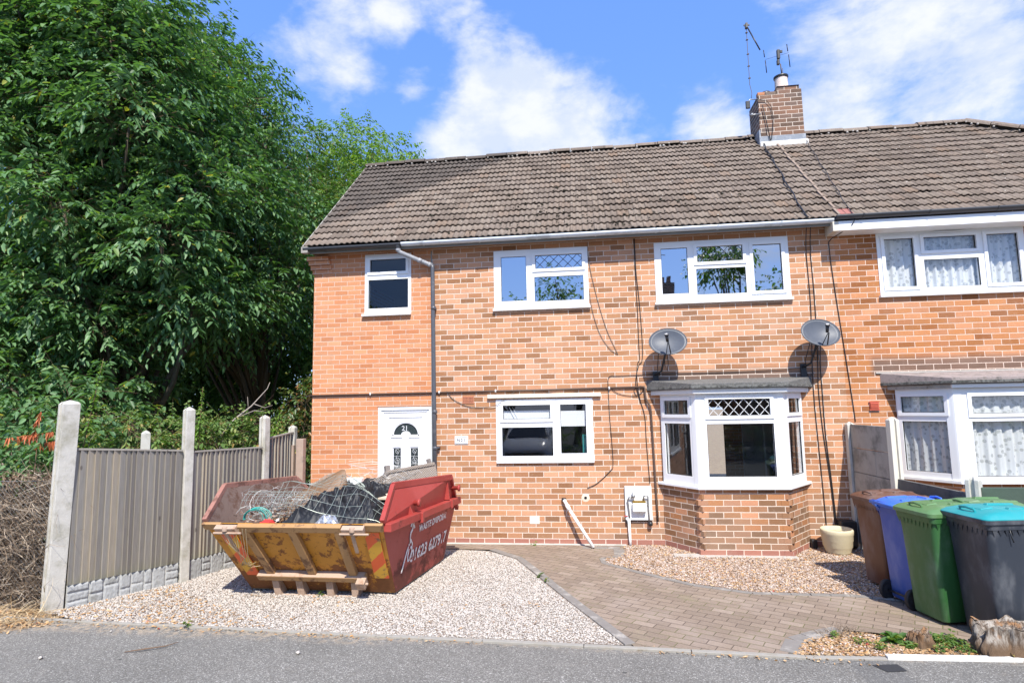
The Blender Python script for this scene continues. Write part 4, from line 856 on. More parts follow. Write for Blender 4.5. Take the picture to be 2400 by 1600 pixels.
def scatter(name, P, size, mat, seed, flat=.65, base=(CUB_V, CUB_F), jit=(.6,1.4), parent=None):
    rg = np.random.default_rng(seed); n = len(P); Bv, Bf = base
    R_ = rand_rot(n, rg); sc = size*rg.uniform(jit[0], jit[1], (n, 1, 1))*rg.uniform(.7, 1.3, (n, 1, 3))
    V = np.einsum('nij,vj->nvi', R_, Bv)*sc; V[:, :, 2] *= flat; V += P[:, None, :]
    F = (Bf[None]+(np.arange(n)*len(Bv))[:, None, None]).reshape(-1, Bf.shape[1])
    return link(name, mesh_np(name, V.reshape(-1, 3), F), mat, parent)
def pts_in(poly, n, seed, z=0., margin=None):
    rg = np.random.default_rng(seed); a = np.array(poly); lo, hi = a.min(0), a.max(0); out = np.zeros((0, 2))
    while len(out) < n:
        p = rg.uniform(lo, hi, (n*2, 2)); out = np.concatenate([out, p[inside(poly, p)]])
    out = out[:n]; return np.column_stack([out, np.full(n, z)])
def island_mat(name, stops, rough=.9, bump=.3):
    m, t = newmat(name); g = t.n('ShaderNodeNewGeometry', out=None); r = g.outputs[8]
    c = t.ramp(r, stops, 'LINEAR'); f = t.noise(g.outputs[0], 60, 3); v = t.m('ADD', .75, t.m('MULTIPLY', f, .5)); c = t.mix(1., c, t.n('ShaderNodeCombineColor', [v, v, v]), 'MULTIPLY')
    finish(t, c, rough, f, bump, .003, spec=.25); return m
tag(scatter('moss_clumps', MOSS, .012, simple('dark_moss', (.045,.04,.025), .95, .4, 30, bs=.8), 77, flat=.6, jit=(.4,1.8), parent=roofA), kind='stuff')
M_peb = island_mat('pale_pebbles', GW); M_peb2 = island_mat('pinkish_pebbles', GP)
M_litter = island_mat('dead_leaf_litter', [(0, (.42,.22,.08)), (.4, (.50,.33,.18)), (.7, (.30,.17,.08)), (.97, (.55,.42,.25)), (1, (.30,.03,.03))])
dp_ = pts_in([(-5.72,-3.3),(-5.25,-3.46),(-1.9,-3.60),(.22,-3.62),(-.34,-2.46),(-1.06,-.86),(-1.5,-.45),(-4.6,-.45),(-4.72,-1.0)], 52000, 5, .001)
tag(scatter('drive_pebbles', dp_, .0068, M_peb, 3), kind='stuff')
tag(scatter('bed_pebbles', pts_in([(.47,-.02),(.47,-.62),(.16,-.82),(.19,-1.0),(.66,-1.40),(1.17,-1.84),(1.72,-2.1),(2.7,-2.12),(3.72,-2.36),(3.72,0)], 24000, 6, .003), .0082, M_peb2, 4), kind='stuff')
LEAFQ_V = np.array([(-1,0,0),(-.2,-.55,.15),(1,0,.1),(-.2,.55,.2)], float); LEAFQ_F = np.array([(0,1,2),(0,2,3)])
tag(scatter('leaf_litter', np.concatenate([pts_in([(-5.7,-3.3),(-5.25,-3.5),(-3.0,-3.58),(-4.3,-2.8),(-5.0,-2.3)], 900, 8, .014), pts_in([(-1,-3.62),(-5.3,-3.5),(-5.3,-3.62),(-1,-3.74)], 260, 9, .0), pts_in(bed, 4200, 10, .012), pts_in(plant_bed, 6500, 11, .010), pts_in([(-5,-2.6),(-.4,-2.6),(-.1,-3.5),(-5,-3.4)], 170, 12, .014), pts_in([(.3,-3.66),(.3,-3.8),(2.2,-3.92),(2.2,-3.8)], 120, 13, .0)]), .018, M_litter, 9, flat=.4, base=(LEAFQ_V, LEAFQ_F)), kind='stuff')
tag(scatter('bed_grit', pts_in([(1.65,-3.75),(1.80,-3.47),(2.22,-3.24),(2.6,-3.3),(2.5,-3.72)], 600, 21, .006), .008, M_peb2, 14), kind='stuff')
# verge: dry grass and litter at the left corner
verge = [(-9,-3.0),(-5.78,-3.25),(-5.3,-3.42),(-5.35,-3.60),(-5.65,-3.85),(-6.4,-4.25),(-9,-4.6)]
tag(scatter('verge_litter', pts_in(verge, 3600, 15, .0), .022, M_litter, 12, flat=.5, base=(LEAFQ_V, LEAFQ_F)), kind='stuff')

# ================================================================ VEGETATION helpers
def strands(name, P, D, L, wdt, mat, seed, seg=4, droop=.4, curl=.5, parent=None):
    """thin flat ribbons: stems, straw, twigs"""
    rg = np.random.default_rng(seed); n = len(P); D = D/np.linalg.norm(D, axis=1)[:, None]
    L = np.broadcast_to(L, (n,)); pos = P.copy(); d = D.copy(); side = np.cross(d, rg.normal(size=(n, 3))); side /= np.linalg.norm(side, axis=1)[:, None]
    V = np.zeros((n, (seg+1)*2, 3)); cv = rg.normal(size=(n, 3))*curl
    for k in range(seg+1):
        ww = wdt*(1-.75*k/seg); V[:, 2*k] = pos-side*ww; V[:, 2*k+1] = pos+side*ww
        pos = pos+d*(L/seg)[:, None]; d = d+cv/seg+rg.normal(size=(n, 3))*curl*.35; d[:, 2] -= droop/seg; d /= np.linalg.norm(d, axis=1)[:, None]
    f = np.array([(2*k, 2*k+1, 2*k+3, 2*k+2) for k in range(seg)]); F = (f[None]+(np.arange(n)*(seg+1)*2)[:, None, None]).reshape(-1, 4)
    return link(name, mesh_np(name, V.reshape(-1, 3), F), mat, parent)
def leaves_mesh(C, A, Nn, L, Wd, droop=.25):
    """ovate folded, drooping leaves; C base point, A axis, Nn rough normal"""
    n = len(C); A = A/np.linalg.norm(A, axis=1)[:, None]; Sd = np.cross(A, Nn); Sd /= np.linalg.norm(Sd, axis=1)[:, None]+1e-9; N2 = np.cross(Sd, A)
    L = L[:, None]; Wd = Wd[:, None]; dn = np.array([0, 0, -1.])
    p0 = C; p3 = C+A*L+dn*L*droop
    l1 = C+A*L*.30-Sd*Wd*.46+N2*Wd*.16; l2 = C+A*L*.68-Sd*Wd*.38+N2*Wd*.12+dn*L*droop*.45
    r1 = C+A*L*.30+Sd*Wd*.46+N2*Wd*.16; r2_ = C+A*L*.68+Sd*Wd*.38+N2*Wd*.12+dn*L*droop*.45
    V = np.stack([p0, l1, l2, p3, r2_, r1], 1).reshape(-1, 3); i = np.arange(n)[:, None]*6
    F = np.concatenate([i+np.array([[0, 3, 2, 1]]), i+np.array([[0, 5, 4, 3]])], 0); return V, F
def leaf_mat(name, stops, rough=.42, trans=.28, spec=.5):
    m, t = newmat(name); g = t.n('ShaderNodeNewGeometry', out=None); r = g.outputs[8]
    c = t.ramp(r, stops); big = t.noise(g.outputs[0], 1.1, 3); v = t.m('ADD', .7, t.m('MULTIPLY', big, .6)); c = t.mix(1., c, t.n('ShaderNodeCombineColor', [v, v, v]), 'MULTIPLY')
    b = t.n('ShaderNodeBsdfPrincipled', out=None); t.L.new(c, b.inputs['Base Color']); b.inputs['Roughness'].default_value = rough; b.inputs['Specular IOR Level'].default_value = spec
    tl = t.n('ShaderNodeBsdfTranslucent', {0: t.mix(1., c, (1.5, 1.75, .5), 'MULTIPLY')})
    t.n('ShaderNodeOutputMaterial', [t.n('ShaderNodeMixShader', [trans, b.outputs[0], tl])], out=None); return m
def sprays(clumps, dens, twigL, leafL, leafW, step, rg, inner=.35, down=.35, out_bias=1., ysq=1.):
    """clumps (x,y,z,r[,zr]) -> leaf arrays. Twigs start in the shell of each clump and grow outwards; leaves hang alternately."""
    Cs, As, Ns, Ls, tw = [], [], [], [], []
    for c in clumps:
        x, y, z, r = c[:4]; rz = c[4] if len(c) > 4 else r*.8
        n = max(8, int(dens*r*r)); d = rg.normal(size=(n, 3)); d /= np.linalg.norm(d, axis=1)[:, None]
        rad_ = (inner+(1-inner)*rg.uniform(0, 1, (n, 1))**.55); p = np.array([x, y, z])+d*rad_*np.array([r, r, rz])
        dirs = d*np.array([1, 1, .45])*out_bias+rg.normal(size=(n, 3))*.35+np.array([0, 0, .10]); dirs /= np.linalg.norm(dirs, axis=1)[:, None]
        L = twigL*rg.uniform(.6, 1.35, n); m = int(twigL/step); side = np.cross(dirs, np.array([0, 0, 1.])); side /= np.linalg.norm(side, axis=1)[:, None]+1e-9
        up = np.cross(side, dirs)
        for k in range(m):
            u = (k+.5)/m; q = p+dirs*(L*u)[:, None]+np.array([0, 0, -1.])*(down*L*u*u)[:, None]; s = 1 if k % 2 else -1
            a = side*s*rg.uniform(.5, 1.0, (n, 1))+dirs*rg.uniform(.35, .9, (n, 1))+np.array([0, 0, -1.])*rg.uniform(.1, .8, (n, 1))+rg.normal(size=(n, 3))*.18
            Cs.append(q); As.append(a); Ns.append(up+np.array([0,0,.5])+rg.normal(size=(n, 3))*.35); Ls.append(leafL*rg.uniform(.5, 1.3, n)*(1-.25*u))
        tw.append((p, dirs, L))
    C = np.concatenate(Cs); A = np.concatenate(As); N_ = np.concatenate(Ns); L = np.concatenate(Ls)
    return C, A, N_, L, L*leafW/leafL, tw
def crown(name, clumps, mat, parent, seed, dens=150, twigL=.55, leafL=.14, leafW=.065, step=.045, twigmat=None, twigw=.003, **kw):
    rg = np.random.default_rng(seed); C, A, N_, L, Wd, tw = sprays(clumps, dens, twigL, leafL, leafW, step, rg, **kw)
    keep = C[:, 2] > .02; C, A, N_, L, Wd = C[keep], A[keep], N_[keep], L[keep], Wd[keep]
    V, F = leaves_mesh(C, A, N_, L, Wd); o = link(name, mesh_np(name, V, F), mat, parent)
    if twigmat:
        P = np.concatenate([t[0] for t in tw]); D = np.concatenate([t[1] for t in tw]); LL_ = np.concatenate([t[2] for t in tw])
        strands('twigs', P-D*.25, D, LL_+.2, twigw, twigmat, seed+1, 3, droop=.35, curl=.12, parent=parent)
    return o
M_bark = simple('grey_brown_bark', (.10,.08,.06), .95, .3, 14, bs=.8)
M_twig = simple('reddish_twig', (.16,.10,.06), .8, .3, 9)
LG = [(0, (.055,.12,.05)), (.35, (.085,.175,.07)), (.7, (.12,.23,.095)), (.92, (.165,.285,.12)), (.985, (.18,.26,.08)), (1, (.38,.33,.05))]
M_leaf = leaf_mat('cherry_leaf', LG, .45, .30, .4)
LG2 = [(0, (.055,.12,.03)), (.4, (.08,.165,.04)), (.8, (.11,.205,.05)), (.96, (.17,.23,.06)), (1, (.30,.22,.07))]
M_leaf2 = leaf_mat('mid_green_leaf', LG2, .5, .3, .35)
LG3 = [(0, (.12,.21,.045)), (.5, (.17,.28,.06)), (1, (.24,.34,.08))]
M_leaf3 = leaf_mat('pale_green_leaf', LG3, .5, .4, .35)
LG4 = [(0, (.06,.12,.03)), (.4, (.11,.19,.05)), (.8, (.18,.26,.075)), (.95, (.29,.29,.10)), (1, (.34,.19,.07))]
M_leaf4 = leaf_mat('hedge_leaf', LG4, .55, .3, .3)
def tree(name, label, base, clumps, mat, seed, trunk_r=.16, group=None, top=None, **kw):
    t = thing(name, base, label, 'tree', group); rg = random.Random(seed)
    bx, by, bz = base; zt = top or max(c[2] for c in clumps)
    b = MB(); axis = [(bx+.12*math.sin(k*1.3+seed), by+.1*math.cos(k*1.7+seed), bz-.1+(zt-bz)*.80*k/8) for k in range(9)]
    b.tube(axis, [trunk_r*(1-.085*k) for k in range(9)], 10)
    for c in clumps:
        s = min(7, max(1, int((c[2]-bz)*.62/(zt-bz)*8))); a = Vector(axis[s]); e = Vector(c[:3]); md = (a+e)/2+Vector((rg.uniform(-.2,.2), rg.uniform(-.2,.2), .15))
        b.tube([a, md, e], [trunk_r*.38, trunk_r*.24, trunk_r*.09], 6)
    b.build('trunk', M_bark, t); crown('crown', clumps, mat, t, seed, twigmat=M_twig, **kw); return t
# ================================================================ TREES (left of the house)
rg_ = random.Random(21)
A_cl = []
def fill(xr, yr, zr, n, r0, r1, seed, keep, sp_=.42):
    g = random.Random(seed); out = []; tries = 0
    while len(out) < n and tries < 20000:
        tries += 1; p = (g.uniform(*xr), g.uniform(*yr), g.uniform(*zr)); r = g.uniform(r0, r1)
        if keep(*p) and all((p[0]-q[0])**2+(p[1]-q[1])**2+(p[2]-q[2])**2 > (sp_*(r+q[3]))**2 for q in out): out.append((*p, r))
    return out
# near cherry: big drooping leaves, crown runs out of the frame at the top and left
A_cl = fill((-11.6,-6.3), (-.6,1.7), (2.0,10.8), 66, .52, .85, 3, lambda x, y, z: x < -6.5-.42*max(0, 3.7-z)-.26*max(0, z-5.0) and (z > 3.3 or x < -8.0), .5)
tree('cherry_tree', 'nearest cherry tree with big drooping dark green leaves, filling the left edge of the view', (-9.0,1.4,0), A_cl, M_leaf, 31, .2, group='trees left of the house', dens=270, leafL=.165, leafW=.074, twigL=.62, step=.056)
B_cl = fill((-10.4,-6.5), (2.6,5.0), (4.0,11.6), 46, .8, 1.1, 5, lambda x, y, z: x < -6.75-.5*max(0, z-7.3))
tree('cherry_tree', 'middle cherry tree standing just left of the house roof, reaching highest against the sky', (-7.9,4.4,0), B_cl, M_leaf, 33, .17, group='trees left of the house', dens=135, leafL=.15, leafW=.064, twigL=.62, step=.06)
C_cl = fill((-9.2,-5.9), (6.2,8.4), (3.6,11.0), 30, .85, 1.2, 7, lambda x, y, z: z < 9.4-.75*(x+7.6))
tree('young_tree', 'mid green tree behind the house gable with loose leafy tips above the verge', (-7.2,7.5,0), C_cl, M_leaf2, 35, .15, group='trees left of the house', dens=95, leafL=.15, leafW=.06, twigL=.7, step=.07)
D_cl = fill((-8.8,-4.3), (9.6,11.4), (5.5,12.6), 34, .9, 1.2, 9, lambda x, y, z: z < 12.3-.86*(x+8.4))
tree('pale_tree', 'pale yellow green tree top showing over the left end of the roof', (-6.8,10.6,0), D_cl, M_leaf3, 37, .14, group='trees left of the house', dens=150, leafL=.15, leafW=.065, twigL=.6, step=.07)
# dark wood behind everything
Wd_cl = fill((-11.5,-5.9), (5.6,6.6), (.8,4.4), 22, .8, 1.1, 15, lambda x, y, z: True)+fill((-23,-6.5), (12.0,15), (1.0,11.0), 66, 1.5, 2.1, 13, lambda x, y, z: True)+fill((-19,-9.5), (4.5,7.5), (1.0,9.5), 36, 1.3, 1.8, 14, lambda x, y, z: True)
o = crown('background_wood', Wd_cl, M_leaf, None, 41, dens=44, leafL=.26, leafW=.13, twigL=.9, step=.11); tag(o, 'dark wood filling the gaps behind the trees on the left', 'woodland', kind='stuff')
# understorey behind the fence
def shrub(name, label, cl, mat, seed, cat='shrub', group='shrubs behind the wooden fence', **kw):
    c0 = cl[0]; t = thing(name, (c0[0], c0[1], 0), label, cat, group); b = MB()
    for i, c in enumerate(cl): b.tube([(c0[0]+.03*i,c0[1],-.02),((c0[0]+c[0])/2,(c0[1]+c[1])/2,c[2]*.55),(c[0],c[1],c[2])], [.018,.012,.006], 5)
    b.build('stem', M_bark, t); crown('foliage', cl, mat, t, seed, twigmat=M_twig, twigw=.0022, **kw); return t
kw = dict(dens=420, leafL=.075, leafW=.042, twigL=.30, step=.028)
shrub('bramble_bush', 'bright green bramble rising behind the first fence panel from the street', [(-6.35,-1.9,1.55,.42),(-6.1,-1.6,1.75,.35),(-6.6,-1.5,1.8,.4),(-5.95,-1.3,1.55,.35),(-6.4,-1.2,1.2,.45)], M_leaf4, 51, 'bush', **kw)
shrub('nettle_clump', 'nettles with pointed tips standing between the two nearest concrete posts', [(-5.95,-.9,1.7,.35),(-5.7,-.6,1.85,.3),(-5.55,-.9,1.55,.3),(-6.3,-.5,1.8,.4),(-5.9,-.4,1.3,.4)], M_leaf4, 52, 'nettles', **kw)
shrub('bramble_bush', 'bramble behind the second fence panel, left of the dead bare branch', [(-5.55,-.1,1.65,.35),(-5.3,.1,1.55,.33),(-5.75,.4,1.8,.4),(-5.5,.3,1.2,.4),(-5.2,.5,1.3,.3)], M_leaf4, 53, 'bush', **kw)
shrub('climbing_shrub', 'reddish tinged shrub growing up against the side wall of the house', [(-5.1,.9,1.0,.35),(-5.0,1.1,1.6,.38),(-5.2,1.3,2.2,.4),(-4.85,1.2,.6,.35),(-5.6,1.4,1.7,.4),(-4.95,1.6,2.5,.35),(-4.75,1.0,1.3,.28)], leaf_mat('autumn_tinged_leaf', [(0,(.05,.10,.03)),(.5,(.08,.15,.04)),(.75,(.14,.15,.04)),(.9,(.22,.11,.04)),(1,(.28,.14,.05))]), 54, **kw)
shrub('leafy_sapling', 'large leaved sapling behind the tall post nearest the street', [(-7.0,-2.4,1.3,.45),(-7.5,-2.2,1.6,.5),(-6.6,-2.3,1.9,.35),(-8.2,-2.0,1.5,.55),(-7.2,-1.8,.9,.5),(-6.5,-2.5,1.1,.35)], M_leaf, 55, dens=230, leafL=.12, leafW=.065, twigL=.4, step=.05)
shrub('yellow_green_bush', 'yellowish bush at the far left edge above the dry hedge', [(-8.3,-2.7,1.9,.33),(-8.1,-2.6,1.6,.3),(-8.6,-2.6,2.1,.3)], M_leaf3, 56, dens=500, leafL=.05, leafW=.03, twigL=.25, step=.025)
tag(crown('undergrowth', [(-7.2,.3,.8,.7),(-8.5,0,.9,.8),(-10,-.3,1.0,.9),(-6.2,.8,.8,.6),(-5.7,1.6,.7,.6),(-9.5,-1.6,.9,.8),(-8.3,-1.2,1.1,.7),(-7.0,-.9,.8,.6),(-6.6,2.2,1.0,.9)], M_leaf, None, 57, dens=200, leafL=.11, leafW=.055, twigL=.4, step=.05), kind='stuff')
# tall spikes of nettle
def spike(x, y, z0, z1, label, lean=0):
    t = thing('nettle_stalk', (x, y, z0), label, 'nettle'); b = MB(); b.tube([(x,y,z0),(x+lean*.5,y,(z0+z1)/2),(x+lean,y,z1)], [.006,.005,.002], 5); b.build('stem', M_twig, t)
    rg = np.random.default_rng(int(z1*100)); n = 90; u = rg.uniform(.25, 1, n); C = np.column_stack([x+lean*u, np.full(n, y), z0+(z1-z0)*u]); a = rg.uniform(0, 6.28, n)
    A = np.column_stack([np.cos(a), np.sin(a), rg.uniform(-.7, .1, n)]); L = .075*(1.25-u*.85); V, F = leaves_mesh(C, A, np.tile([0,0,1.], (n,1)), L, L*.45); link('leaves', mesh_np('leaves', V, F), M_leaf3, t)
spike(-5.35, -1.5, 1.5, 2.42, 'pale nettle spike standing above the second concrete post', .03)
spike(-6.1, -2.6, 1.6, 2.75, 'leaning nettle stalk just right of the tall post nearest the street', .22)
spike(-5.0, -.3, 1.4, 2.25, 'bent nettle stalk between the dead branch and the third post', .25)
b = MB(); b.tube([(-5.75,-.5,1.62),(-5.5,-.45,1.95),(-5.25,-.4,2.15),(-5.02,-.35,2.42),(-4.98,-.35,2.52)], [.016,.013,.01,.006,.003], 6)
b.tube([(-5.45,-.44,1.98),(-5.2,-.4,2.08),(-5.05,-.3,2.06)], [.008,.005,.002], 5); b.tube([(-5.3,-.4,2.1),(-5.32,-.4,2.3)], [.006,.002], 5); b.tube([(-5.2,-.4,2.18),(-5.05,-.36,2.12),(-4.95,-.3,2.16)], [.006,.004,.002], 5)
tag(b.build('dead_branch', simple('bleached_wood', (.40,.34,.29), .85, .2, 15)), 'bare bleached branch poking up behind the second fence panel', 'branch')
t = thing('rusty_fern', (-6.55,-2.75,1.5), 'rust orange dead fronds to the left of the tall post nearest the street', 'dead fern'); rg = np.random.default_rng(4)
C = []; 
for (p, q) in (((-7.05,-2.8,1.80),(-6.3,-2.8,1.88)), ((-6.6,-2.8,1.80),(-6.48,-2.8,2.14)), ((-6.5,-2.8,1.74),(-6.2,-2.8,1.78))):
    C.append(np.array(p)+(np.array(q)-np.array(p))*rg.uniform(0, 1, (60, 1)))
C = np.concatenate(C); A = rg.normal(size=C.shape)*.35+np.array([0,0,-1.]); V, F = leaves_mesh(C, A, rg.normal(size=C.shape), rg.uniform(.05,.11,len(C)), np.full(len(C), .018)); link('frond', mesh_np('frond', V, F), leaf_mat('rust_frond', [(0,(.40,.10,.04)),(1,(.58,.19,.08))], .7, .2), t)
b = MB(); b.tube([(-6.55,-2.8,0),(-6.5,-2.8,2.1)], [.01,.003], 5); b.build('stem', M_twig, t)

# dry hedge behind chain link, far left
rg = np.random.default_rng(77); n = 15000
hp = np.column_stack([rg.uniform(-9.2,-5.85,n), rg.uniform(-3.24,-2.6,n), rg.uniform(0,1.42,n)**1.0]); hp[:,2] *= .92+.12*np.sin(hp[:,0]*4)
M_dry = island_mat('dry_bramble_stems', [(0,(.07,.05,.035)),(.3,(.16,.115,.08)),(.6,(.28,.21,.15)),(.88,(.40,.32,.24)),(1,(.58,.51,.42))])
hd = thing('dry_hedge', (-7.4,-2.8,0), 'dead brown bramble hedge behind chain link at the far left', 'hedge')
strands('stems', hp, rg.normal(size=(n,3))*np.array([1,.7,.8])+np.array([0,0,.15]), rg.uniform(.12,.5,n), .0042, M_dry, 78, 4, .5, .8, parent=hd)
n = 16000; C = np.column_stack([rg.uniform(-9.2,-5.85,n), rg.uniform(-3.05,-2.5,n), rg.uniform(0,1.4,n)]); V, F = leaves_mesh(C, rg.normal(size=(n,3)), rg.normal(size=(n,3)), rg.uniform(.025,.06,n), rg.uniform(.015,.035,n)); link('dead_leaves', mesh_np('dead_leaves', V, F), island_mat('dead_hedge_leaves', [(0,(.07,.045,.03)),(.5,(.17,.11,.07)),(.9,(.30,.21,.14)),(1,(.38,.28,.18))]), hd)
# chain link mesh
b = MB(); p_ = .06; y = -3.18
x0_, x1_, z1_ = -9.0, -5.80, 1.35
k = 0
for i in range(int((x1_-x0_+z1_)/p_)):
    for s in (1, -1):
        a = x0_-z1_*(s == 1)+i*p_ if s == 1 else x0_+i*p_
        # line x = a + s*z
        za = max(0, ((x0_-a)/s) if s == 1 else (a-x1_)); zb = min(z1_, ((x1_-a)) if s == 1 else (a-x0_))
        if zb-za > .05: b.tube([(a+s*za, y+.03*math.sin(a*3), za), (a+s*zb, y+.03*math.sin(a*2+1), zb)], .0010, 3, caps=False)
b.tube([(x0_,y,z1_),(x1_,y,z1_)], .003, 4); tag(b.build('chain_link_fence', simple('galvanised_wire', (.25,.25,.24), .45, .1, 9, metal=.5)), 'sagging chain link netting in front of the dead brown hedge', 'wire fence')
n = 1500; P = pts_in([(-9,-3.15),(-5.6,-3.3),(-5.5,-3.5),(-6.2,-3.95),(-9,-4.3)], n, 71, 0.01)
tag(strands('dry_grass', P, rg.normal(size=(n,3))*np.array([1,1,.25])+np.array([.5,-.3,.35]), rg.uniform(.12,.42,n), .0035, island_mat('straw', [(0,(.30,.20,.10)),(.5,(.48,.35,.20)),(1,(.62,.50,.32))]), 79, 5, .9, .5), kind='stuff')

# ================================================================ WOODEN FENCE with concrete posts
M_fw = None
def fence_wood():
    m, t = newmat('weathered_feather_edge_boards'); g = t.n('ShaderNodeNewGeometry', out=None); r = g.outputs[8]; z = t.n('ShaderNodeSeparateXYZ', [g.outputs[0]], out=2)
    c = t.ramp(r, [(0,(.24,.215,.185)),(.35,(.29,.265,.23)),(.75,(.33,.305,.265)),(1,(.38,.325,.25))])
    st = t.noise(t.n('ShaderNodeMapping', {0: g.outputs[0], 3: (14., 14., .9)}), 6, 5, .65); v = t.m('ADD', .68, t.m('MULTIPLY', st, .65)); c = t.mix(1., c, t.n('ShaderNodeCombineColor', [v, v, v]), 'MULTIPLY')
    k = t.rng(t.n('ShaderNodeTexVoronoi', {'Vector': t.n('ShaderNodeMapping', {0: g.outputs[0], 3: (1., 1., .5)}), 'Scale': 5.}, out=0), .09, .05); c = t.mix(t.m('MULTIPLY', k, .6), c, (.06,.045,.035))
    c = t.mix(t.m('MULTIPLY', t.rng(t.m('ADD', z, t.m('MULTIPLY', st, .3)), .55, .28), .35), c, (.20,.22,.10))
    finish(t, c, .85, st, .5, .004, spec=.3); return m
M_fw = fence_wood(); M_fwedge = simple('pale_board_edge', (.42,.31,.20), .8, .2, 8)
def post(p, h, s, ang, label, mat=M_concw, h0=-.03, lean=0):
    t = Matrix.Translation((p[0], p[1], 0)) @ Matrix(((1,0,lean,-lean*h),(0,1,0,0),(0,0,1,0),(0,0,0,1))) @ Matrix.Rotation(ang, 4, 'Z'); b = MB(t); a = s/2; g = s*.16
    # H-section-like post: recessed slots on two faces
    prof = [(-a,-a),(a,-a),(a,-g),(a-.025,-g),(a-.025,g),(a,g),(a,a),(-a,a),(-a,g),(-a+.025,g),(-a+.025,-g),(-a,-g)]
    n = len(prof); c = .018; sc = (a-c)/a
    b.add([(x,y,h0) for x,y in prof]+[(x,y,h) for x,y in prof]+[(x*sc,y*sc,h+.022) for x,y in prof]+[(0,0,h+.045)],
          [(i,(i+1)%n,(i+1)%n+n,i+n) for i in range(n)]+[(i+n,(i+1)%n+n,(i+1)%n+2*n,i+2*n) for i in range(n)]+[(i+2*n,(i+1)%n+2*n,3*n) for i in range(n)])
    return b
def fposts(p, h, s, ang, label, lean=0):
    o = post(p, h, s, ang, label, lean=lean).build('concrete_post', M_concw, bevel=.004); return tag(o, label, 'fence post', 'concrete posts of the wooden fence')
P0, P1, P2, P3 = (-5.70,-3.22), (-5.05,-2.13), (-4.66,-1.02), (-4.76,.0)
fposts(P0, 2.19, .16, rad(62), 'tall concrete post nearest the street, leaning beside the dead hedge', .03)
fposts(P1, 2.10, .105, rad(64), 'second concrete fence post, standing between the two long wooden panels')
fposts(P2, 1.97, .105, rad(80), 'third concrete post, at the fence corner behind the skip')
fposts(P3, 1.79, .105, rad(92), 'furthest and shortest concrete fence post, near the house corner')
def panel(pa, pb, z0a, z0b, z1a, z1b, label, nb, inset=.055, cap=True, gravel=True, seed=0):
    a = Vector((*pa, 0)); c = Vector((*pb, 0)); d = (c-a).normalized(); a += d*inset; c -= d*inset; L = (c-a).length; nrm = Vector((d.y, -d.x, 0))
    if nrm.x < 0: nrm = -nrm
    t = thing('fence_panel', (*((a+c)/2).xy, 0), label, 'fence panel', 'wooden fence panels'); rr = random.Random(seed)
    b = MB(); e = MB()
    cut = [0.]
    for i in range(nb): cut.append(cut[-1]+rr.uniform(.8, 1.25))
    for i in range(nb):
        u0 = L*cut[i]/cut[-1]; u1 = L*cut[i+1]/cut[-1]+.012; p = a+d*u0; q = a+d*u1; f0 = i/nb; dz = rr.uniform(-.004,.004)
        za = z0a+(z0b-z0a)*f0; zb = z1a+(z1b-z1a)*f0+dz; la = rr.uniform(-.004,.004)
        o1 = nrm*(.042+la); o2 = nrm*.004; bk = -nrm*.002
        b.hexa([(p+bk)+Vector((0,0,za)),(p+o1)+Vector((0,0,za)),(q+o2)+Vector((0,0,za)),(q+bk)+Vector((0,0,za))], [(p+bk)+Vector((0,0,zb)),(p+o1)+Vector((0,0,zb)),(q+o2)+Vector((0,0,zb)),(q+bk)+Vector((0,0,zb))])
    b.build('boards', M_fw, t)
    if cap:
        b = MB(); b.beam(a+nrm*.012+Vector((0,0,z1a+.008)), c+nrm*.012+Vector((0,0,z1b+.008)), .055, .022); b.build('capping_rail', M_fw, t, bevel=.003)
    if gravel:
        # rock-faced concrete gravel board
        nx, nz = 160, 24; V = []; rg = np.random.default_rng(seed+3)
        H = z0a+.01; rowh = [.0,.36,.68,1.0]
        blocks = []
        x = 0
        hgt = np.zeros((nz+1, nx+1))
        # irregular stone blocks by nearest centre (box-like)
        cen = []
        u = 0
        while u < L:
            wcol = rg.uniform(.06,.22); sp = rg.choice([1,2,2,3]); 
            cuts = np.sort(np.concatenate([[0,1], rg.uniform(.3,.7,sp-1) if sp < 3 else np.array([.33,.68])]))
            for k in range(len(cuts)-1): cen.append((u, u+wcol, cuts[k], cuts[k+1], rg.uniform(.6,1.0), rg.normal(0,.3,2)))
            u += wcol
        U, Wz = np.meshgrid(np.linspace(0, L, nx+1), np.linspace(0, 1, nz+1))
        nzz = rg.normal(size=(nz+1, nx+1)); nzz = (nzz+np.roll(nzz,1,0)+np.roll(nzz,1,1)+np.roll(nzz,-1,1)+np.roll(nzz,-1,0))/5
        for (ua, ub, wa_, wb_, hh, g2) in cen:
            mk = (U >= ua) & (U < ub) & (Wz >= wa_) & (Wz <= wb_)
            du = np.minimum(U-ua, ub-U); dw = np.minimum(Wz-wa_, wb_-Wz)*H; dd = np.clip(np.minimum(du, dw)/.014, 0, 1)
            hgt[mk] = (dd*hh*(1+.25*g2[0]*(U-ua)/(ub-ua)+.25*g2[1]*Wz))[mk]
        hgt = hgt*.022+nzz*.0035*(hgt > .1)
        P = np.array(a)[None, None]+np.array(d)[None, None]*U[..., None]+np.array(nrm)[None, None]*(hgt[..., None]+.005); zz = (z0a+(z0b-z0a)*U/L)*Wz-.03*(1-Wz); P[..., 2] = zz
        F = [(j*(nx+1)+i, j*(nx+1)+i+1, (j+1)*(nx+1)+i+1, (j+1)*(nx+1)+i) for j in range(nz) for i in range(nx)]
        link('gravel_board', mesh_np('gravel_board', P.reshape(-1,3), F), simple('rock_faced_concrete', (.36,.365,.36), .9, .14, 12, bs=.5, dirt=(.24,.24,.22), dscale=6), t)
        b = MB(); b.beam(a+Vector((0,0,z0a/2)), c+Vector((0,0,z0b/2)), .02, z0a); b.build('board_back', M_conc, t)
    return t
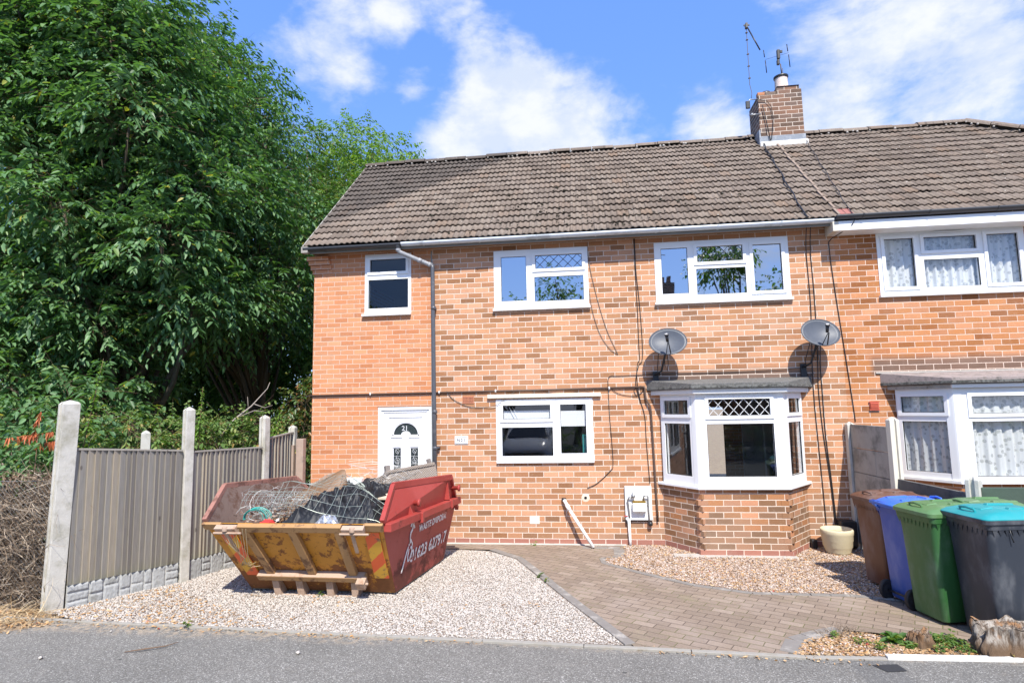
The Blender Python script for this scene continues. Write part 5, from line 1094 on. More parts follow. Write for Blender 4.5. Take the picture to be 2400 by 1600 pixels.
panel(P0, P1, .24, .24, 1.685, 1.59, 'wooden fence panel nearest the street between the first two concrete posts', 18, .07, seed=1)
panel(P1, P2, .24, .24, 1.565, 1.545, 'wooden fence panel partly hidden behind the skip', 17, seed=2)
panel(P2, P3, .05, .05, 1.66, 1.71, 'narrow panel of greyer boards at the far end of the fence', 8, cap=True, gravel=False, seed=3)
b = MB(); b.box(-4.62,-4.50,-.16,-.06,-.02,1.62); b.box(-4.72,-4.68,-.12,-.05,-.02,1.52)
o = b.build('timber_gate_post', simple('pinkish_old_timber', (.40,.30,.24), .8, .2, 9, dirt=(.25,.2,.17), dscale=7), bevel=.004); tag(o, 'short weathered timber post against the left corner of the house', 'timber post')
o = post((-5.95,-1.75), 1.80, .11, rad(40), '').build('concrete_stub', M_conc, bevel=.004); tag(o, 'stubby concrete post top peeping over the first wooden panel', 'concrete post')

# ================================================================ CONCRETE FENCE (right)
Q0, Q1, Q2 = (3.70,-.07), (3.76,-1.15), (3.88,-2.42)
o = post(Q0, 1.72, .10, rad(90), '').build('concrete_post', M_conc, bevel=.004); tag(o, 'concrete fence post standing against the brick wall right of the plant pot', 'fence post', 'posts of the concrete fence')
o = post(Q1, 1.81, .11, rad(90), '').build('concrete_post', M_conclint, bevel=.004); tag(o, 'tall cream concrete post in front of the neighbouring bay window', 'fence post', 'posts of the concrete fence')
o = post(Q2, 1.24, .12, rad(45), '').build('concrete_post', M_conc, bevel=.01); tag(o, 'short crumbling concrete post behind the lids of the green bins', 'fence post', 'posts of the concrete fence')
M_stain = simple('streaked_concrete_panel', (.34,.315,.28), .9, .2, 7, bs=.4, dirt=(.17,.16,.14), dscale=2.4, dlo=.45, dhi=.65)
M_stain2 = simple('dark_stained_concrete_panel', (.12,.115,.105), .9, .25, 8, bs=.4, dirt=(.05,.05,.05), dscale=3)
def cpanel(a, c, ztops, h, label, mat, split=False, z1b=None):
    t = thing('concrete_fence_panel', ((a[0]+c[0])/2, (a[1]+c[1])/2, 0), label, 'concrete fence panel', 'concrete fence panels'); A_ = Vector((*a, 0)); C_ = Vector((*c, 0)); n = int(round(ztops/h))
    for k in range(n):
        z = ztops-h*(k+.5); b = MB()
        if split and k == 1:
            m_ = A_.lerp(C_, .62); b.beam(A_+Vector((0,0,z)), m_+Vector((0,0,z))-(C_-A_).normalized()*.004, .045, h-.008); b.beam(m_+Vector((0,0,z))+(C_-A_).normalized()*.004, C_+Vector((0,0,z)), .05, h-.008)
        else: b.beam(A_+Vector((0,0,z)), C_+Vector((0,0,z)), .045, h-.008)
        b.build('slab', mat, t, bevel=.004)
    return t
cpanel((3.71,-.11),(3.755,-1.11),1.73,.33,'tall grey streaked concrete panel beside the house wall',M_stain,True)
cpanel((3.765,-1.19),(3.87,-2.37),1.10,.33,'lower dark concrete panel behind the brown and blue bins',M_stain2)
cpanel((3.92,-2.45),(6.5,-2.52),1.17,.33,'dark green stained concrete panel running out of view on the right',simple('green_stained_concrete', (.055,.085,.065), .9, .3, 6, bs=.4, dirt=(.03,.04,.035), dscale=3))

# ================================================================ STUMPS, WEEDS, TWIG
def stump_mat():
    m, t = newmat('bleached_split_wood'); g = t.n('ShaderNodeTexCoord', out=3); n = t.noise(t.n('ShaderNodeMapping', {0: g, 3: (6., 6., 1.3)}), 5, 6, .7); n2 = t.noise(g, 6, 4)
    c = t.ramp(n, [(.34, (.05,.035,.025)), (.46, (.17,.13,.10)), (.56, (.33,.29,.245)), (.7, (.47,.44,.40))]); c = t.mix(t.rng(n2, .52, .62), c, (.30,.17,.09))
    zz = t.n('ShaderNodeSeparateXYZ', [g], out=2); c = t.mix(t.rng(t.m('ADD', zz, t.m('MULTIPLY', n2, .12)), .22, .10), c, (.14,.09,.055)); finish(t, c, .9, n, 1., .02, spec=.2); return m
M_stump = stump_mat()
def stump(cx, cy, rx, ry, h, seed, label):
    t = thing('tree_stump', (cx, cy, 0), label, 'tree stump'); rg = random.Random(seed); na, nz = 90, 14; V = []; ph = [rg.uniform(0, 6.28) for _ in range(12)]
    for j in range(nz+1):
        u = j/nz
        for i in range(na):
            a = 2*math.pi*i/na; flare = 1+.30*(1-u)**2; gro = .10*math.sin(a*5+ph[0])+.07*math.sin(a*9+ph[1]+u*1.5)+.05*math.sin(a*17+ph[2]-u*2)+.04*math.sin(a*31+ph[3])
            r_ = flare*(1+gro)*(.93+.07*math.sin(u*7+a*3)); top = h*(1+.10*math.sin(a*2+ph[4])+.08*math.sin(a*5+ph[5])+.05*math.sin(a*13+ph[6]))
            V.append((cx+rx*r_*math.cos(a), cy+ry*r_*math.sin(a), -.02+top*u))
    F = [(j*na+i, j*na+(i+1)%na, (j+1)*na+(i+1)%na, (j+1)*na+i) for j in range(nz) for i in range(na)]
    me = mesh_np('bark', V, F); link('bark', me, M_stump, t)
    nr = 8; V2 = [];
    for k in range(nr+1):
        f = 1-k/nr
        for i in range(na):
            x, y, z = V[nz*na+i]; V2.append((cx+(x-cx)*f, cy+(y-cy)*f, z*f+h*(1-f)-.022*(k > 0)*abs(math.sin(i*.6+k*1.7))+.012*math.sin(k*2.1+i*.2)))
    link('broken_top', mesh_np('broken_top', V2, [(k*na+i, k*na+(i+1)%na, (k+1)*na+(i+1)%na, (k+1)*na+i) for k in range(nr) for i in range(na)]), M_stump, t); return t
stump(3.40, -3.60, .31, .11, .245, 3, 'large bleached split tree stump in front of the black bin')
stump(2.72, -3.50, .085, .07, .13, 6, 'small rotten stump among the weeds')
def weed(x, y, r, n, L, label, mat, seed, name='weed', cat='weed', grp=None):
    t = thing(name, (x, y, 0), label, cat, grp); rg = np.random.default_rng(seed); a = rg.uniform(0, 6.28, n); C = np.column_stack([x+rg.normal(0, r*.5, n), y+rg.normal(0, r*.4, n), rg.uniform(.0, .05, n)])
    A = np.column_stack([np.cos(a), np.sin(a), rg.uniform(.3, 1.3, n)]); l = L*rg.uniform(.5, 1.2, n); V, F = leaves_mesh(C, A, np.tile([0, 0, 1.], (n, 1)), l, l*.42, .5); link('leaves', mesh_np('leaves', V, F), mat, t); return t
wd = [(2.55,-3.43,.06,40,.11,'dark green dock plant left of the small rotten stump'),(2.62,-3.56,.05,30,.06,'low weed in front of the small rotten stump'),(2.95,-3.42,.14,130,.06,'yellow green weed patch between the two stumps'),(3.0,-3.57,.13,90,.05,'flat weed patch near the kerb between the stumps'),(2.25,-3.5,.08,50,.04,'small weed in the gravel corner of the planting bed'),(2.08,-3.38,.04,22,.05,'tiny weed by the curved edging'),(2.35,-3.62,.05,24,.05,'tiny weed near the white kerb end'),(3.35,-3.62,.07,36,.06,'weeds at the foot of the large stump'),(2.80,-3.62,.06,30,.05,'weed sprig on the kerb side below the small stump')]
for i, w_ in enumerate(wd): weed(*w_[:5], w_[5], M_leaf4 if i else M_leaf2, 80+i, grp='weeds in the planting bed')
weed(-.07-.78,-.10,.03,14,.05,'single weed growing at the foot of the wall below the kitchen window',M_leaf3,95)
weed(-3.05,-2.55,.03,16,.04,'small weed by the front foot of the skip',M_leaf4,96); weed(-3.95,-3.57,.025,18,.05,'weed tuft in the kerb joint below the gravel drive',M_leaf4,97)
weed(-.66,-1.72,.03,16,.05,'weed tuft on the grey edging of the path',M_leaf4,98); weed(-.55,-1.92,.02,12,.05,'second weed tuft lower on the grey path edging',M_leaf4,99)
n = 160; P = pts_in([(1.95,-3.3),(2.3,-3.12),(2.35,-3.25),(2.0,-3.42)], n, 101, .005); tag(strands('dry_grass', P, RNG.normal(size=(n,3))*np.array([.8,.8,.2])+np.array([0,0,.6]), RNG.uniform(.05,.14,n), .002, M_dry, 102, 4, .8, .4), kind='stuff')
b = MB(); b.tube([(-4.1,-4.16,.0),(-3.95,-4.10,.008),(-3.82,-4.02,.004),(-3.76,-3.93,.006)], [.004,.006,.005,.003], 6); tag(b.build('twig', M_twig), 'thin curved twig lying on the road', 'twig')
scat = [(-4.75,-4.33,.018,'pale pebble lying on the road at the lower left'),(-4.62,-3.72,.012,'small grey stone on the road below the fence'),(-2.55,-4.05,.014,'white chip on the tarmac in front of the skip')]
for x, y, s, l in scat:
    o = scatter('stone', np.array([[x, y, .0]]), s, M_peb, int(abs(x)*100)); tag(o, l, 'stone')
# plant pot and dark box by the wall
t = thing('plant_pot', (3.32,-.30,0), 'cream stone plant pot in front of the wall, half in shade', 'plant pot')
M_potc = simple('cream_stone_pot', (.60,.53,.36), .85, .1, 9, bs=.5, dirt=(.45,.40,.28), dscale=5)
b = MB(); b.lathe((3.32,-.33,0), [(0,0),(.145,0),(.155,.03),(.175,.09),(.182,.10),(.187,.17),(.194,.18),(.197,.25),(.203,.26),(.208,.31),(.200,.33),(.178,.325),(.172,.28),(.16,.26)], 32); b.build('body', M_potc, t)
b = MB(); b.lathe((3.32,-.33,0), [(.17,.27),(.0,.285)], 24); b.build('soil', M_soil, t)
b = MB(); b.box(3.45,3.66,-.17,-.01,.04,.39); tag(b.build('black_box', M_black, bevel=.015), 'dark box standing in the shaded corner between wall and concrete fence', 'box')
b = MB(); b.box(3.06,3.14,-.12,-.02,0,.13); tag(b.build('dark_block', M_black, bevel=.02), 'small black object at the foot of the wall left of the plant pot', 'block')
# ================================================================ SKIP
def rusty(name, base, rust=.45, patch=3.2, lo=.50, hi=.60, rust_cols=((.16,.075,.035),(.24,.12,.06)), rough=.5, zr=None, sp=.4):
    m, t = newmat(name); g = t.n('ShaderNodeNewGeometry', out=0); z = t.n('ShaderNodeSeparateXYZ', [g], out=2)
    n1 = t.noise(g, patch, 7, .72, .3); n2 = t.noise(g, 24, 5, .7); n3 = t.noise(g, 2.1, 3)
    c = t.mix(n2, tuple(x*.8 for x in base), base); c = t.mix(t.m('MULTIPLY', t.rng(n3, .4, .7), .25), c, tuple(min(1, x*1.25+.04) for x in base))
    rc = t.mix(n2, rust_cols[0], rust_cols[1])
    f = n1
    if zr: f = t.m('ADD', n1, t.rng(z, zr[0], zr[1], zr[2], 0.))
    k = t.rng(f, lo, hi); c = t.mix(t.m('MULTIPLY', k, .95), c, rc)
    st = t.rng(t.noise(t.n('ShaderNodeMapping', {0: g, 3: (10., 10., 1.)}), 3, 4, .7), .62, .75); c = t.mix(t.m('MULTIPLY', st, rust), c, rc)
    finish(t, c, t.m('ADD', rough, t.m('MULTIPLY', k, .35)), t.m('ADD', t.m('MULTIPLY', n2, .5), t.m('MULTIPLY', k, -.3)), .5, .006, spec=sp); return m
M_red = rusty('worn_red_paint', (.37,.05,.04), .45, 3.4, .58, .70, ((.10,.03,.022),(.19,.055,.035)), zr=(.05,.55,.2))
M_yel = rusty('rusty_yellow_paint', (.60,.27,.03), .7, 6.5, .53, .60, ((.12,.05,.022),(.30,.12,.045)), zr=(.1,.6,.17))
M_beam = rusty('rust_brown_steel', (.42,.24,.10), .6, 6, .52, .62, ((.12,.065,.04),(.20,.105,.055)))
M_inner = rusty('dull_brown_inner_steel', (.24,.17,.14), .6, 5, .45, .6, ((.10,.055,.04),(.17,.085,.055)))
M_foot = simple('pale_dusty_steel', (.42,.30,.22), .75, .12, 12, dirt=(.30,.17,.10), dscale=9)
skip = thing('skip', (-3.0,-1.8,0), 'red and rusty yellow builder\'s skip full of rubbish on the gravel drive', 'skip')
BL, BR = Vector((-3.96,-2.42,.03)), Vector((-2.205,-2.475,.03)); TL, TR = Vector((-4.15,-3.05,.885)), Vector((-2.155,-3.06,.885))
RBL, RBR = Vector((-3.80,-.98,.03)), Vector((-2.02,-1.02,.03)); RTL, RTR = Vector((-4.0,-.72,.80)), Vector((-1.885,-.80,.78))
HFL, HFR = Vector((-4.235,-2.58,1.215)), Vector((-2.195,-2.60,1.215)); HRL, HRR = Vector((-4.1,-1.15,1.13)), Vector((-1.865,-1.20,1.14))
b = MB(); b.quad(BL, BR, TR, TL); b.build('front_panel', M_yel, skip, solid=.006)
b = MB(); b.quad(RBR, RBL, RTL, RTR); b.build('rear_panel', M_inner, skip, solid=.006)
b = MB(); b.quad(BR, RBR, RTR, HRR, HFR, TR); b.build('right_side', M_red, skip, solid=.006)['label'] = 'red side with worn white lettering'
b = MB(); b.quad(RBL, BL, TL, HFL, HRL, RTL); b.build('left_side', M_red, skip, solid=.006)
b = MB(); b.quad(BL, RBL, RBR, BR); b.build('base', M_beam, skip, solid=.01)
ins = .012
b = MB(); cx_ = Vector((-3.05,-1.85,.5))
def inn_(p, x=0, y=0): return p+Vector((x, y, 0))
b.quad(inn_(BL,.02,.02), inn_(TL,.02,.02), inn_(TR,-.02,.02), inn_(BR,-.02,.02)); b.quad(inn_(BR,-.02,.02), inn_(TR,-.02,.02), inn_(HFR,-.02), inn_(HRR,-.02), inn_(RTR,-.02,-.02), inn_(RBR,-.02,-.02))
b.quad(inn_(RBL,.02,-.02), inn_(RTL,.02,-.02), inn_(HRL,.02), inn_(HFL,.02), inn_(TL,.02,.02), inn_(BL,.02,.02)); b.quad(inn_(RBR,-.02,-.02), inn_(RTR,-.02,-.02), inn_(RTL,.02,-.02), inn_(RBL,.02,-.02))
b.build('inner_lining', M_inner, skip)
FN = (BR-BL).cross(TL-BL).normalized();
if FN.y > 0: FN = -FN
def FP(s, t, o=0.): return (BL.lerp(BR, s)).lerp(TL.lerp(TR, s), t)+FN*o
def fbox(b, s0, s1, t0, t1, o0, o1, s0b=None, s1b=None):
    s0b = s0 if s0b is None else s0b; s1b = s1 if s1b is None else s1b
    return b.hexa([FP(s0b,t0,o0),FP(s1b,t0,o0),FP(s1b,t0,o1),FP(s0b,t0,o1)][::-1], [FP(s0,t1,o0),FP(s1,t1,o0),FP(s1,t1,o1),FP(s0,t1,o1)][::-1])
b = MB(); fbox(b, .195, .78, .925, 1.0, .0, .055); b.build('front_rim_beam', M_beam, skip, bevel=.004)
b = MB(); fbox(b, -.01, .10, .93, 1.01, -.005, .03); fbox(b, .90, 1.005, .92, 1.01, -.005, .03); b.build('rim_corner', M_beam, skip, bevel=.004)
b = MB(); fbox(b, .145, .845, .235, .30, .0, .085); fbox(b, .20, .80, .19, .235, .0, .04); b.build('lower_beam', M_beam, skip, bevel=.005)
for i, s in enumerate((.205, .475, .735)): b = MB(); fbox(b, s, s+.045, .30, .925, .0, .055, s+.005, s+.055); b.build('front_rib', M_beam, skip, bevel=.006)
b = MB(); fbox(b, .15, .835, .298, .304, .0, .082); b.build('dust_ledge', M_foot, skip)
b = MB()
for s in (.21, .37, .57, .735): b.hexa([FP(s,-.005,.0),FP(s+.045,-.005,.0),FP(s+.045,-.005,.13),FP(s,-.005,.13)][::-1], [FP(s,.19,.0),FP(s+.045,.19,.0),FP(s+.045,.19,.05),FP(s,.19,.05)][::-1])
b.tube([FP(.22,.03,.10), FP(.77,.03,.10)], .012, 8); b.build('skid_foot', M_foot, skip, bevel=.003)
b = MB(); fbox(b, .80, .855, .215, .31, .06, .16); b.tube([FP(.79,.265,.12), FP(.87,.265,.12)], .014, 8); b.build('pivot_block', M_foot, skip, bevel=.004)
for k, (s0, s1) in enumerate(((.055,.145), (.895,.975))):
    b = MB(); fbox(b, s0, s1, .235, .90, .005, .018, s0-.005, s1-.01 if not k else s1+.005)
    def chev(name):
        m, t = newmat(name); uv = t.n('ShaderNodeUVMap', uv_map='UVMap'); sp = t.n('ShaderNodeSeparateXYZ', [uv], out=None)
        g = t.n('ShaderNodeNewGeometry', out=0); n = t.noise(g, 5, 6, .7)
        f = t.m('FRACT', t.m('MULTIPLY', t.m('ADD', t.m('MULTIPLY', sp.outputs[0], -1.0), t.m('ADD', sp.outputs[1], t.m('MULTIPLY', n, .06))), 2.9))
        c = t.mix(t.rng(f, .48, .52), (.78,.13,.035), (.72,.40,.04)); c = t.mix(t.rng(n, .56, .66), c, (.22,.12,.06))
        finish(t, c, .5, n, .2, .004); return m
    b.build('chevron_plate', chev('red_yellow_chevron'), skip)
# hinged latches at the rim
for s in (.13, .84):
    b = MB(); fbox(b, s-.05, s+.07, .93, 1.01, .03, .09); b.tube([FP(s-.06,.96,.10), FP(s+.10,.96,.10)], .012, 8); fbox(b, s+.0, s+.02, .70, .95, .09, .105); b.lathe(FP(s+.01,1.0,.075), [(0,-.03),(.03,-.03),(.03,.02),(0,.02)], 12)
    b.build('latch', M_foot, skip, bevel=.003)
# rim flanges round the sides
b = MB(); b.beam(HFR, HRR, .05, .075); b.beam(TR+Vector((0,0,.02)), HFR, .06, .05, (1,0,0)); b.beam(HRR, RTR+Vector((.01,0,-.12)), .055, .05, (1,0,0)); b.build('rim_flange', M_red, skip, bevel=.005)
b = MB(); b.beam(HFL, HRL, .05, .06); b.beam(TL+Vector((0,0,.02)), HFL, .06, .05, (1,0,0)); b.beam(HRL, RTL, .05, .05, (1,0,0)); b.beam(RTL, RTR, .05, .06); b.build('rim_flange', rusty('faded_pink_red_paint', (.36,.17,.13), .6, 7, .47, .58, ((.13,.06,.045),(.20,.10,.07))), skip, bevel=.005)
bar0, bar1 = TR+Vector((.045,.03,-.045)), Vector((-1.825,-.93,.80))
b = MB(); b.beam(bar0, bar1, .085, .085); b.build('side_bar', M_red, skip, bevel=.006)
SNX = Vector((1, .12, 0)).normalized()
def SP(u, z, o=0):   # point on the right side: u 0 front .. 1 rear
    y = -3.0+(2.1)*u; x = np.interp(z, [.03,.8,1.2], [-2.205+.185*(y+2.475)/1.455, -2.155+.27*(y+3.06)/2.26, -2.20+.335*(y+2.6)/1.4]); return Vector((x+o, y, z))
for u in (.27, .80):
    b = MB(); b.prism([SP(u,1.13,.0), SP(u,.86,.0), SP(u,.86,.085), SP(u,1.13,.02)], (0,.025,0)); b.build('gusset', M_red, skip, bevel=.003)
for u, z in ((.33, .98), (.90, .985)):
    b = MB(); c = SP(u, z, 0); b.lathe(c, [(0,0),(.028,0),(.028,.10),(.045,.10),(.045,.125),(0,.125)], 16, 'x'); b.build('lifting_lug', M_red, skip)
for u in (.36, .82):
    b = MB(); c = SP(u, .84, .09); b.box(c.x-.03, c.x+.03, c.y-.03, c.y+.03, c.z-.09, c.z+.02); b.build('bar_bracket', M_red, skip, bevel=.004)
M_paintw = simple('flaking_white_lettering', (.74,.72,.70), .5, .05, 6, dirt=(.42,.07,.06), dscale=11, dlo=.56, dhi=.62)
d_ = (RBR-BR).normalized(); ux_ = (Vector((-1.95,-1.0,.5))-Vector((-2.2,-2.5,.5))).normalized(); uz_ = Vector((0,.0,1)); nn = ux_.cross(uz_)
def side_org(y, z):
    # plane of the side: through BR, RBR, RTR
    n = (RBR-BR).cross(TR-BR).normalized(); x = BR.x-(n.y*(y-BR.y)+n.z*(z-BR.z))/n.x; return Vector((x+.012, y, z))
uzs = (side_org(-2.0,.8)-side_org(-2.0,.2)).normalized(); uxs = (side_org(-1.2,.5)-side_org(-2.4,.5)).normalized()
text_mesh('lettering', 'WASTE DISPOSAL', .115, side_org(-2.06,.60), uxs, uzs, M_paintw, skip, ext=.001, space=1.0, bold=.0035)
text_mesh('lettering', '01623 627917', .20, side_org(-2.22,.285), uxs, uzs, M_paintw, skip, ext=.001, space=1.0, bold=.005)
b = MB(); b.T = None
# hand painted figure-like emblem at the left of the words
o_ = side_org(-2.42,.22); E_ = lambda u, v: o_+uxs*u+uzs*v
def strokes(pts, w): 
    for i in range(len(pts)-1): b.beam(E_(*pts[i]), E_(*pts[i+1]), w, .003, nn)
strokes([(.10,.50),(.13,.54),(.17,.53),(.16,.46),(.12,.42),(.13,.36),(.15,.30)], .028); strokes([(.15,.34),(.21,.28),(.22,.18),(.18,.10),(.14,.10),(.12,.16),(.13,.24)], .022); strokes([(.12,.30),(.07,.20),(.02,.05),(.0,.0)], .022); strokes([(.19,.50),(.22,.46)], .02); strokes([(.17,.24),(.20,.25)], .03)
b.build('emblem', M_paintw, skip)
b = MB()
for (y, z, dy, dz, w_) in ((-2.0,1.02,.28,.03,.02),(-1.9,.99,.12,.02,.015)):
    a = SP((y+3)/2.1, z, .012); e = SP((y+dy+3)/2.1, z+dz, .012); b.beam(a, e, .004, w_)
b.build('scratch', M_dark, skip)

# ---------------------------------------------------------------- things in the skip
def heap(name, x0, x1, y0, y1, z0, hgt, mat, label, cat, seed, n=110, ridged=True, edge=.12, scale=5.):
    rg = np.random.default_rng(seed); X, Y = np.meshgrid(np.linspace(x0, x1, n+1), np.linspace(y0, y1, n+1))
    U = (X-x0)/(x1-x0); Vv = (Y-y0)/(y1-y0); e = np.clip(np.minimum(np.minimum(U, 1-U), np.minimum(Vv, 1-Vv))/edge, 0, 1)**.6
    Z = np.zeros_like(X)
    for k in range(14):
        a = rg.uniform(0, 6.28); f = scale*rg.uniform(.5, 3.2); ph = rg.uniform(0, 6.28); w_ = np.sin((X*np.cos(a)+Y*np.sin(a))*f+ph+1.5*np.sin(X*3+k)+1.2*np.sin(Y*4-k))
        Z += (1-np.abs(w_))**2/f*1.3 if ridged else w_/f*.6
    Z = Z/np.abs(Z).max(); ZZ = z0+hgt*e*(.45+.55*Z); P = np.stack([X, Y, ZZ], -1).reshape(-1, 3)
    F = [(j*(n+1)+i, j*(n+1)+i+1, (j+1)*(n+1)+i+1, (j+1)*(n+1)+i) for j in range(n) for i in range(n)]
    o = link(name, mesh_np(name, P, F, smooth=True), mat); return tag(o, label, cat)
M_sheet = simple('black_polythene', (.015,.016,.019), .55, .3, 6, bs=.5, spec=.4)
heap('rubbish_fill', -4.02, -2.2, -2.76, -.95, .60, .22, simple('mixed_rubble', (.24,.18,.14), .95, .4, 22, bs=1., dirt=(.10,.07,.06), dscale=12), 'brown mixed debris filling the bottom of the skip', 'rubble', 1, 90, False)
heap('black_sheeting', -3.38, -2.27, -2.91, -1.35, .80, .40, M_sheet, 'crumpled black plastic sheeting heaped in the middle of the skip', 'plastic sheet', 4, 200, True, .22, 9.)
heap('black_sheeting', -3.2, -2.45, -1.7, -1.05, .95, .22, M_sheet, 'second lump of black sheeting piled at the back of the skip', 'plastic sheet', 9, 90, True, .25, 9.)
heap('red_cloth', -3.62, -3.42, -2.98, -2.82, .80, .13, simple('red_fabric', (.50,.03,.025), .8, .2, 14), 'bright red rag at the front rim of the skip', 'rag', 5, 40, True, .35, 20.)
heap('silver_foil', -3.0, -2.66, -2.98, -2.74, .80, .17, simple('silvery_foil', (.55,.56,.58), .28, .3, 18, metal=.6, dirt=(.12,.12,.13), dscale=12), 'crumpled silvery sheet lying by the front rim of the skip', 'foil', 6, 50, True, .35, 18.)
b = MB(); b.hexa([(-2.75,-2.2,1.0),(-2.28,-2.35,1.02),(-2.25,-1.9,1.03),(-2.7,-1.85,1.02)], [(-2.75,-2.2,1.02),(-2.28,-2.35,1.04),(-2.25,-1.9,1.05),(-2.7,-1.85,1.04)]); tag(b.build('cream_board', simple('cream_board', (.62,.52,.38), .8)), 'cream board lying under the wire beside the red side of the skip', 'board')
# curved brown sheet
n = 24; V = []
top = [(-3.86,-1.75,.98),(-3.62,-1.78,1.07),(-3.35,-1.80,1.20),(-3.13,-1.82,1.315),(-3.085,-1.83,1.31),(-3.06,-1.86,1.24)]
bot = [(-3.80,-2.45,.78),(-3.55,-2.5,.80),(-3.35,-2.45,.80),(-3.15,-2.3,.84),(-3.05,-2.1,.90),(-3.03,-1.95,1.0)]
V = []
for t_, s_ in zip(top, bot):
    for k in range(7):
        u = k/6; p = Vector(s_).lerp(Vector(t_), u)+Vector((0,.05*math.sin(u*3.14),.0)); V.append(p)
F = [(i*7+k, i*7+k+1, (i+1)*7+k+1, (i+1)*7+k) for i in range(5) for k in range(6)]
o = link('brown_sheet', mesh_np('brown_sheet', [tuple(v) for v in V], F, smooth=True), simple('brown_hardboard', (.20,.115,.062), .55, .12, 3)); m = o.modifiers.new('solid', 'SOLIDIFY'); m.thickness = .008
tag(o, 'curved brown board leaning up out of the skip behind the wire coil', 'board')
# wicker chair back
def wicker():
    m, t = newmat('woven_wicker'); uv = t.n('ShaderNodeTexCoord', out=3); sp = t.n('ShaderNodeSeparateXYZ', [uv], out=None)
    a = t.m('SINE', t.m('MULTIPLY', sp.outputs[0], 210.)); b_ = t.m('SINE', t.m('ADD', t.m('MULTIPLY', sp.outputs[2], 300.), t.m('MULTIPLY', t.m('SIGN', a), 1.57)))
    f = t.rng(b_, -.4, .5); c = t.mix(f, (.16,.12,.09), (.46,.39,.33)); finish(t, c, .75, f, .8, .004); return m
ck = thing('wicker_chair', (-2.55,-1.35,.9), 'grey brown wicker chair back sticking out of the skip in front of the door', 'chair'); M_wk = wicker()
A0, A1, A2, A3 = Vector((-2.72,-1.55,1.0)), Vector((-1.98,-1.42,1.10)), Vector((-2.03,-1.40,1.34)), Vector((-2.66,-1.52,1.24))
b = MB(); b.hexa([A0,A1,A1+Vector((0,.04,0)),A0+Vector((0,.04,0))], [A3,A2,A2+Vector((0,.04,0)),A3+Vector((0,.04,0))]); b.build('backrest', M_wk, ck, bevel=.012)
b = MB(); b.hexa([(-2.98,-1.5,1.0),(-2.70,-1.58,1.0),(-2.70,-1.2,1.0),(-3.0,-1.2,1.0)], [(-2.98,-1.5,1.08),(-2.68,-1.58,1.22),(-2.66,-1.2,1.22),(-3.0,-1.2,1.08)]); b.build('seat', M_wk, ck, bevel=.015)
b = MB(); b.beam((-2.64,-1.5,1.20),(-2.66,-1.48,1.325),.065,.06); b.beam((-2.10,-1.40,1.32),(-2.125,-1.39,1.40),.045,.05); b.build('leg', simple('dark_plastic_foot', (.20,.17,.15), .6), ck, bevel=.006)
b = MB(); b.beam(A0,A3,.03,.05); b.beam(A3,A2,.03,.04); b.build('frame', M_wk, ck, bevel=.006)
# wire mesh, coil and tangles
M_wire = simple('galvanised_green_grey_wire', (.36,.41,.36), .4, .12, 9, metal=.3); M_wire2 = simple('thin_grey_wire', (.42,.42,.41), .5, .15, 9, metal=.3)
b = MB(); rr = random.Random(8)
def surf(u, v):   # draped welded mesh over the black sheeting
    x = -3.55+1.35*u; y = -2.85+1.5*v; z = 1.10+.09*math.sin(u*4+.5)+.06*math.sin(v*3+u*3)-.22*max(0, 1-v/.2)+.06*math.sin(u*9+v*7); return (x, y, z)
for i in range(13): b.tube([surf(i/12+.02*math.sin(i*2.1+k*.8), k/14) for k in range(15)], .0019, 4, caps=False)
for j in range(14): b.tube([surf(k/14, j/13+.012*math.sin(j*1.7+k)) for k in range(15)], .0019, 4, caps=False)
tag(b.build('wire_mesh', M_wire), 'loose grid of green grey wire draped over the black sheeting', 'wire mesh')
b = MB()
for i in range(16):   # coil of mesh seen from its end
    cx2 = -3.92+.050*i; r0 = .165+.012*math.sin(i); pts_ = [(cx2+.03*math.sin(a), -2.62+r0*math.cos(a)*.9+.02*i*.5, 1.0+r0*math.sin(a)*(.95-.01*i)) for a in [k/22*6.283 for k in range(23)]]; b.tube(pts_, .0019, 4, caps=False)
for k in range(12):
    a = k/12*6.283; b.tube([(-3.92+.050*i, -2.62+.165*math.cos(a)*.9+.01*i, 1.0+.165*math.sin(a)*(.95-.01*i)) for i in range(16)], .0016, 4, caps=False)
tag(b.build('wire_mesh_roll', M_wire), 'round roll of wire netting at the left end of the skip', 'wire mesh')
b = MB()
for k in range(70):
    c = Vector((rr.uniform(-3.9,-3.25), rr.uniform(-2.85,-2.1), rr.uniform(.88,1.12))); r0 = rr.uniform(.05,.16); ax = Vector((rr.uniform(-1,1), rr.uniform(-1,1), rr.uniform(-1,1))).normalized(); e1 = ax.orthogonal().normalized(); e2 = ax.cross(e1); a0 = rr.uniform(0,6); sp_ = rr.uniform(2,5.5)
    b.tube([c+e1*r0*math.cos(a0+sp_*q/9)*(1+.2*math.sin(q))+e2*r0*math.sin(a0+sp_*q/9)+ax*.02*q*.3 for q in range(10)], .0017, 3, caps=False)
tag(b.build('wire_tangle', M_wire2), 'tangle of thin grey wire inside the left half of the skip', 'wire')
b = MB()
for k in range(26):
    c = Vector((-2.5+rr.uniform(-.35,.3), -1.5+rr.uniform(-.2,.2), rr.uniform(1.12,1.25))); b.tube([c+Vector((.06*q-.2, .02*math.sin(q*2+k), .03*math.sin(q*1.7+k*2))) for q in range(8)], .0018, 3, caps=False)
for k in range(7):
    b.tube([(-3.3+.16*q, -1.2+.03*math.sin(q+k), 1.26+.035*k*.5-.010*q+.02*math.sin(q*1.3+k)) for q in range(8)], .0020, 3, caps=False)
tag(b.build('loose_wire', M_wire2), 'sprung loose wires across the back rim of the skip', 'wire')
b = MB()
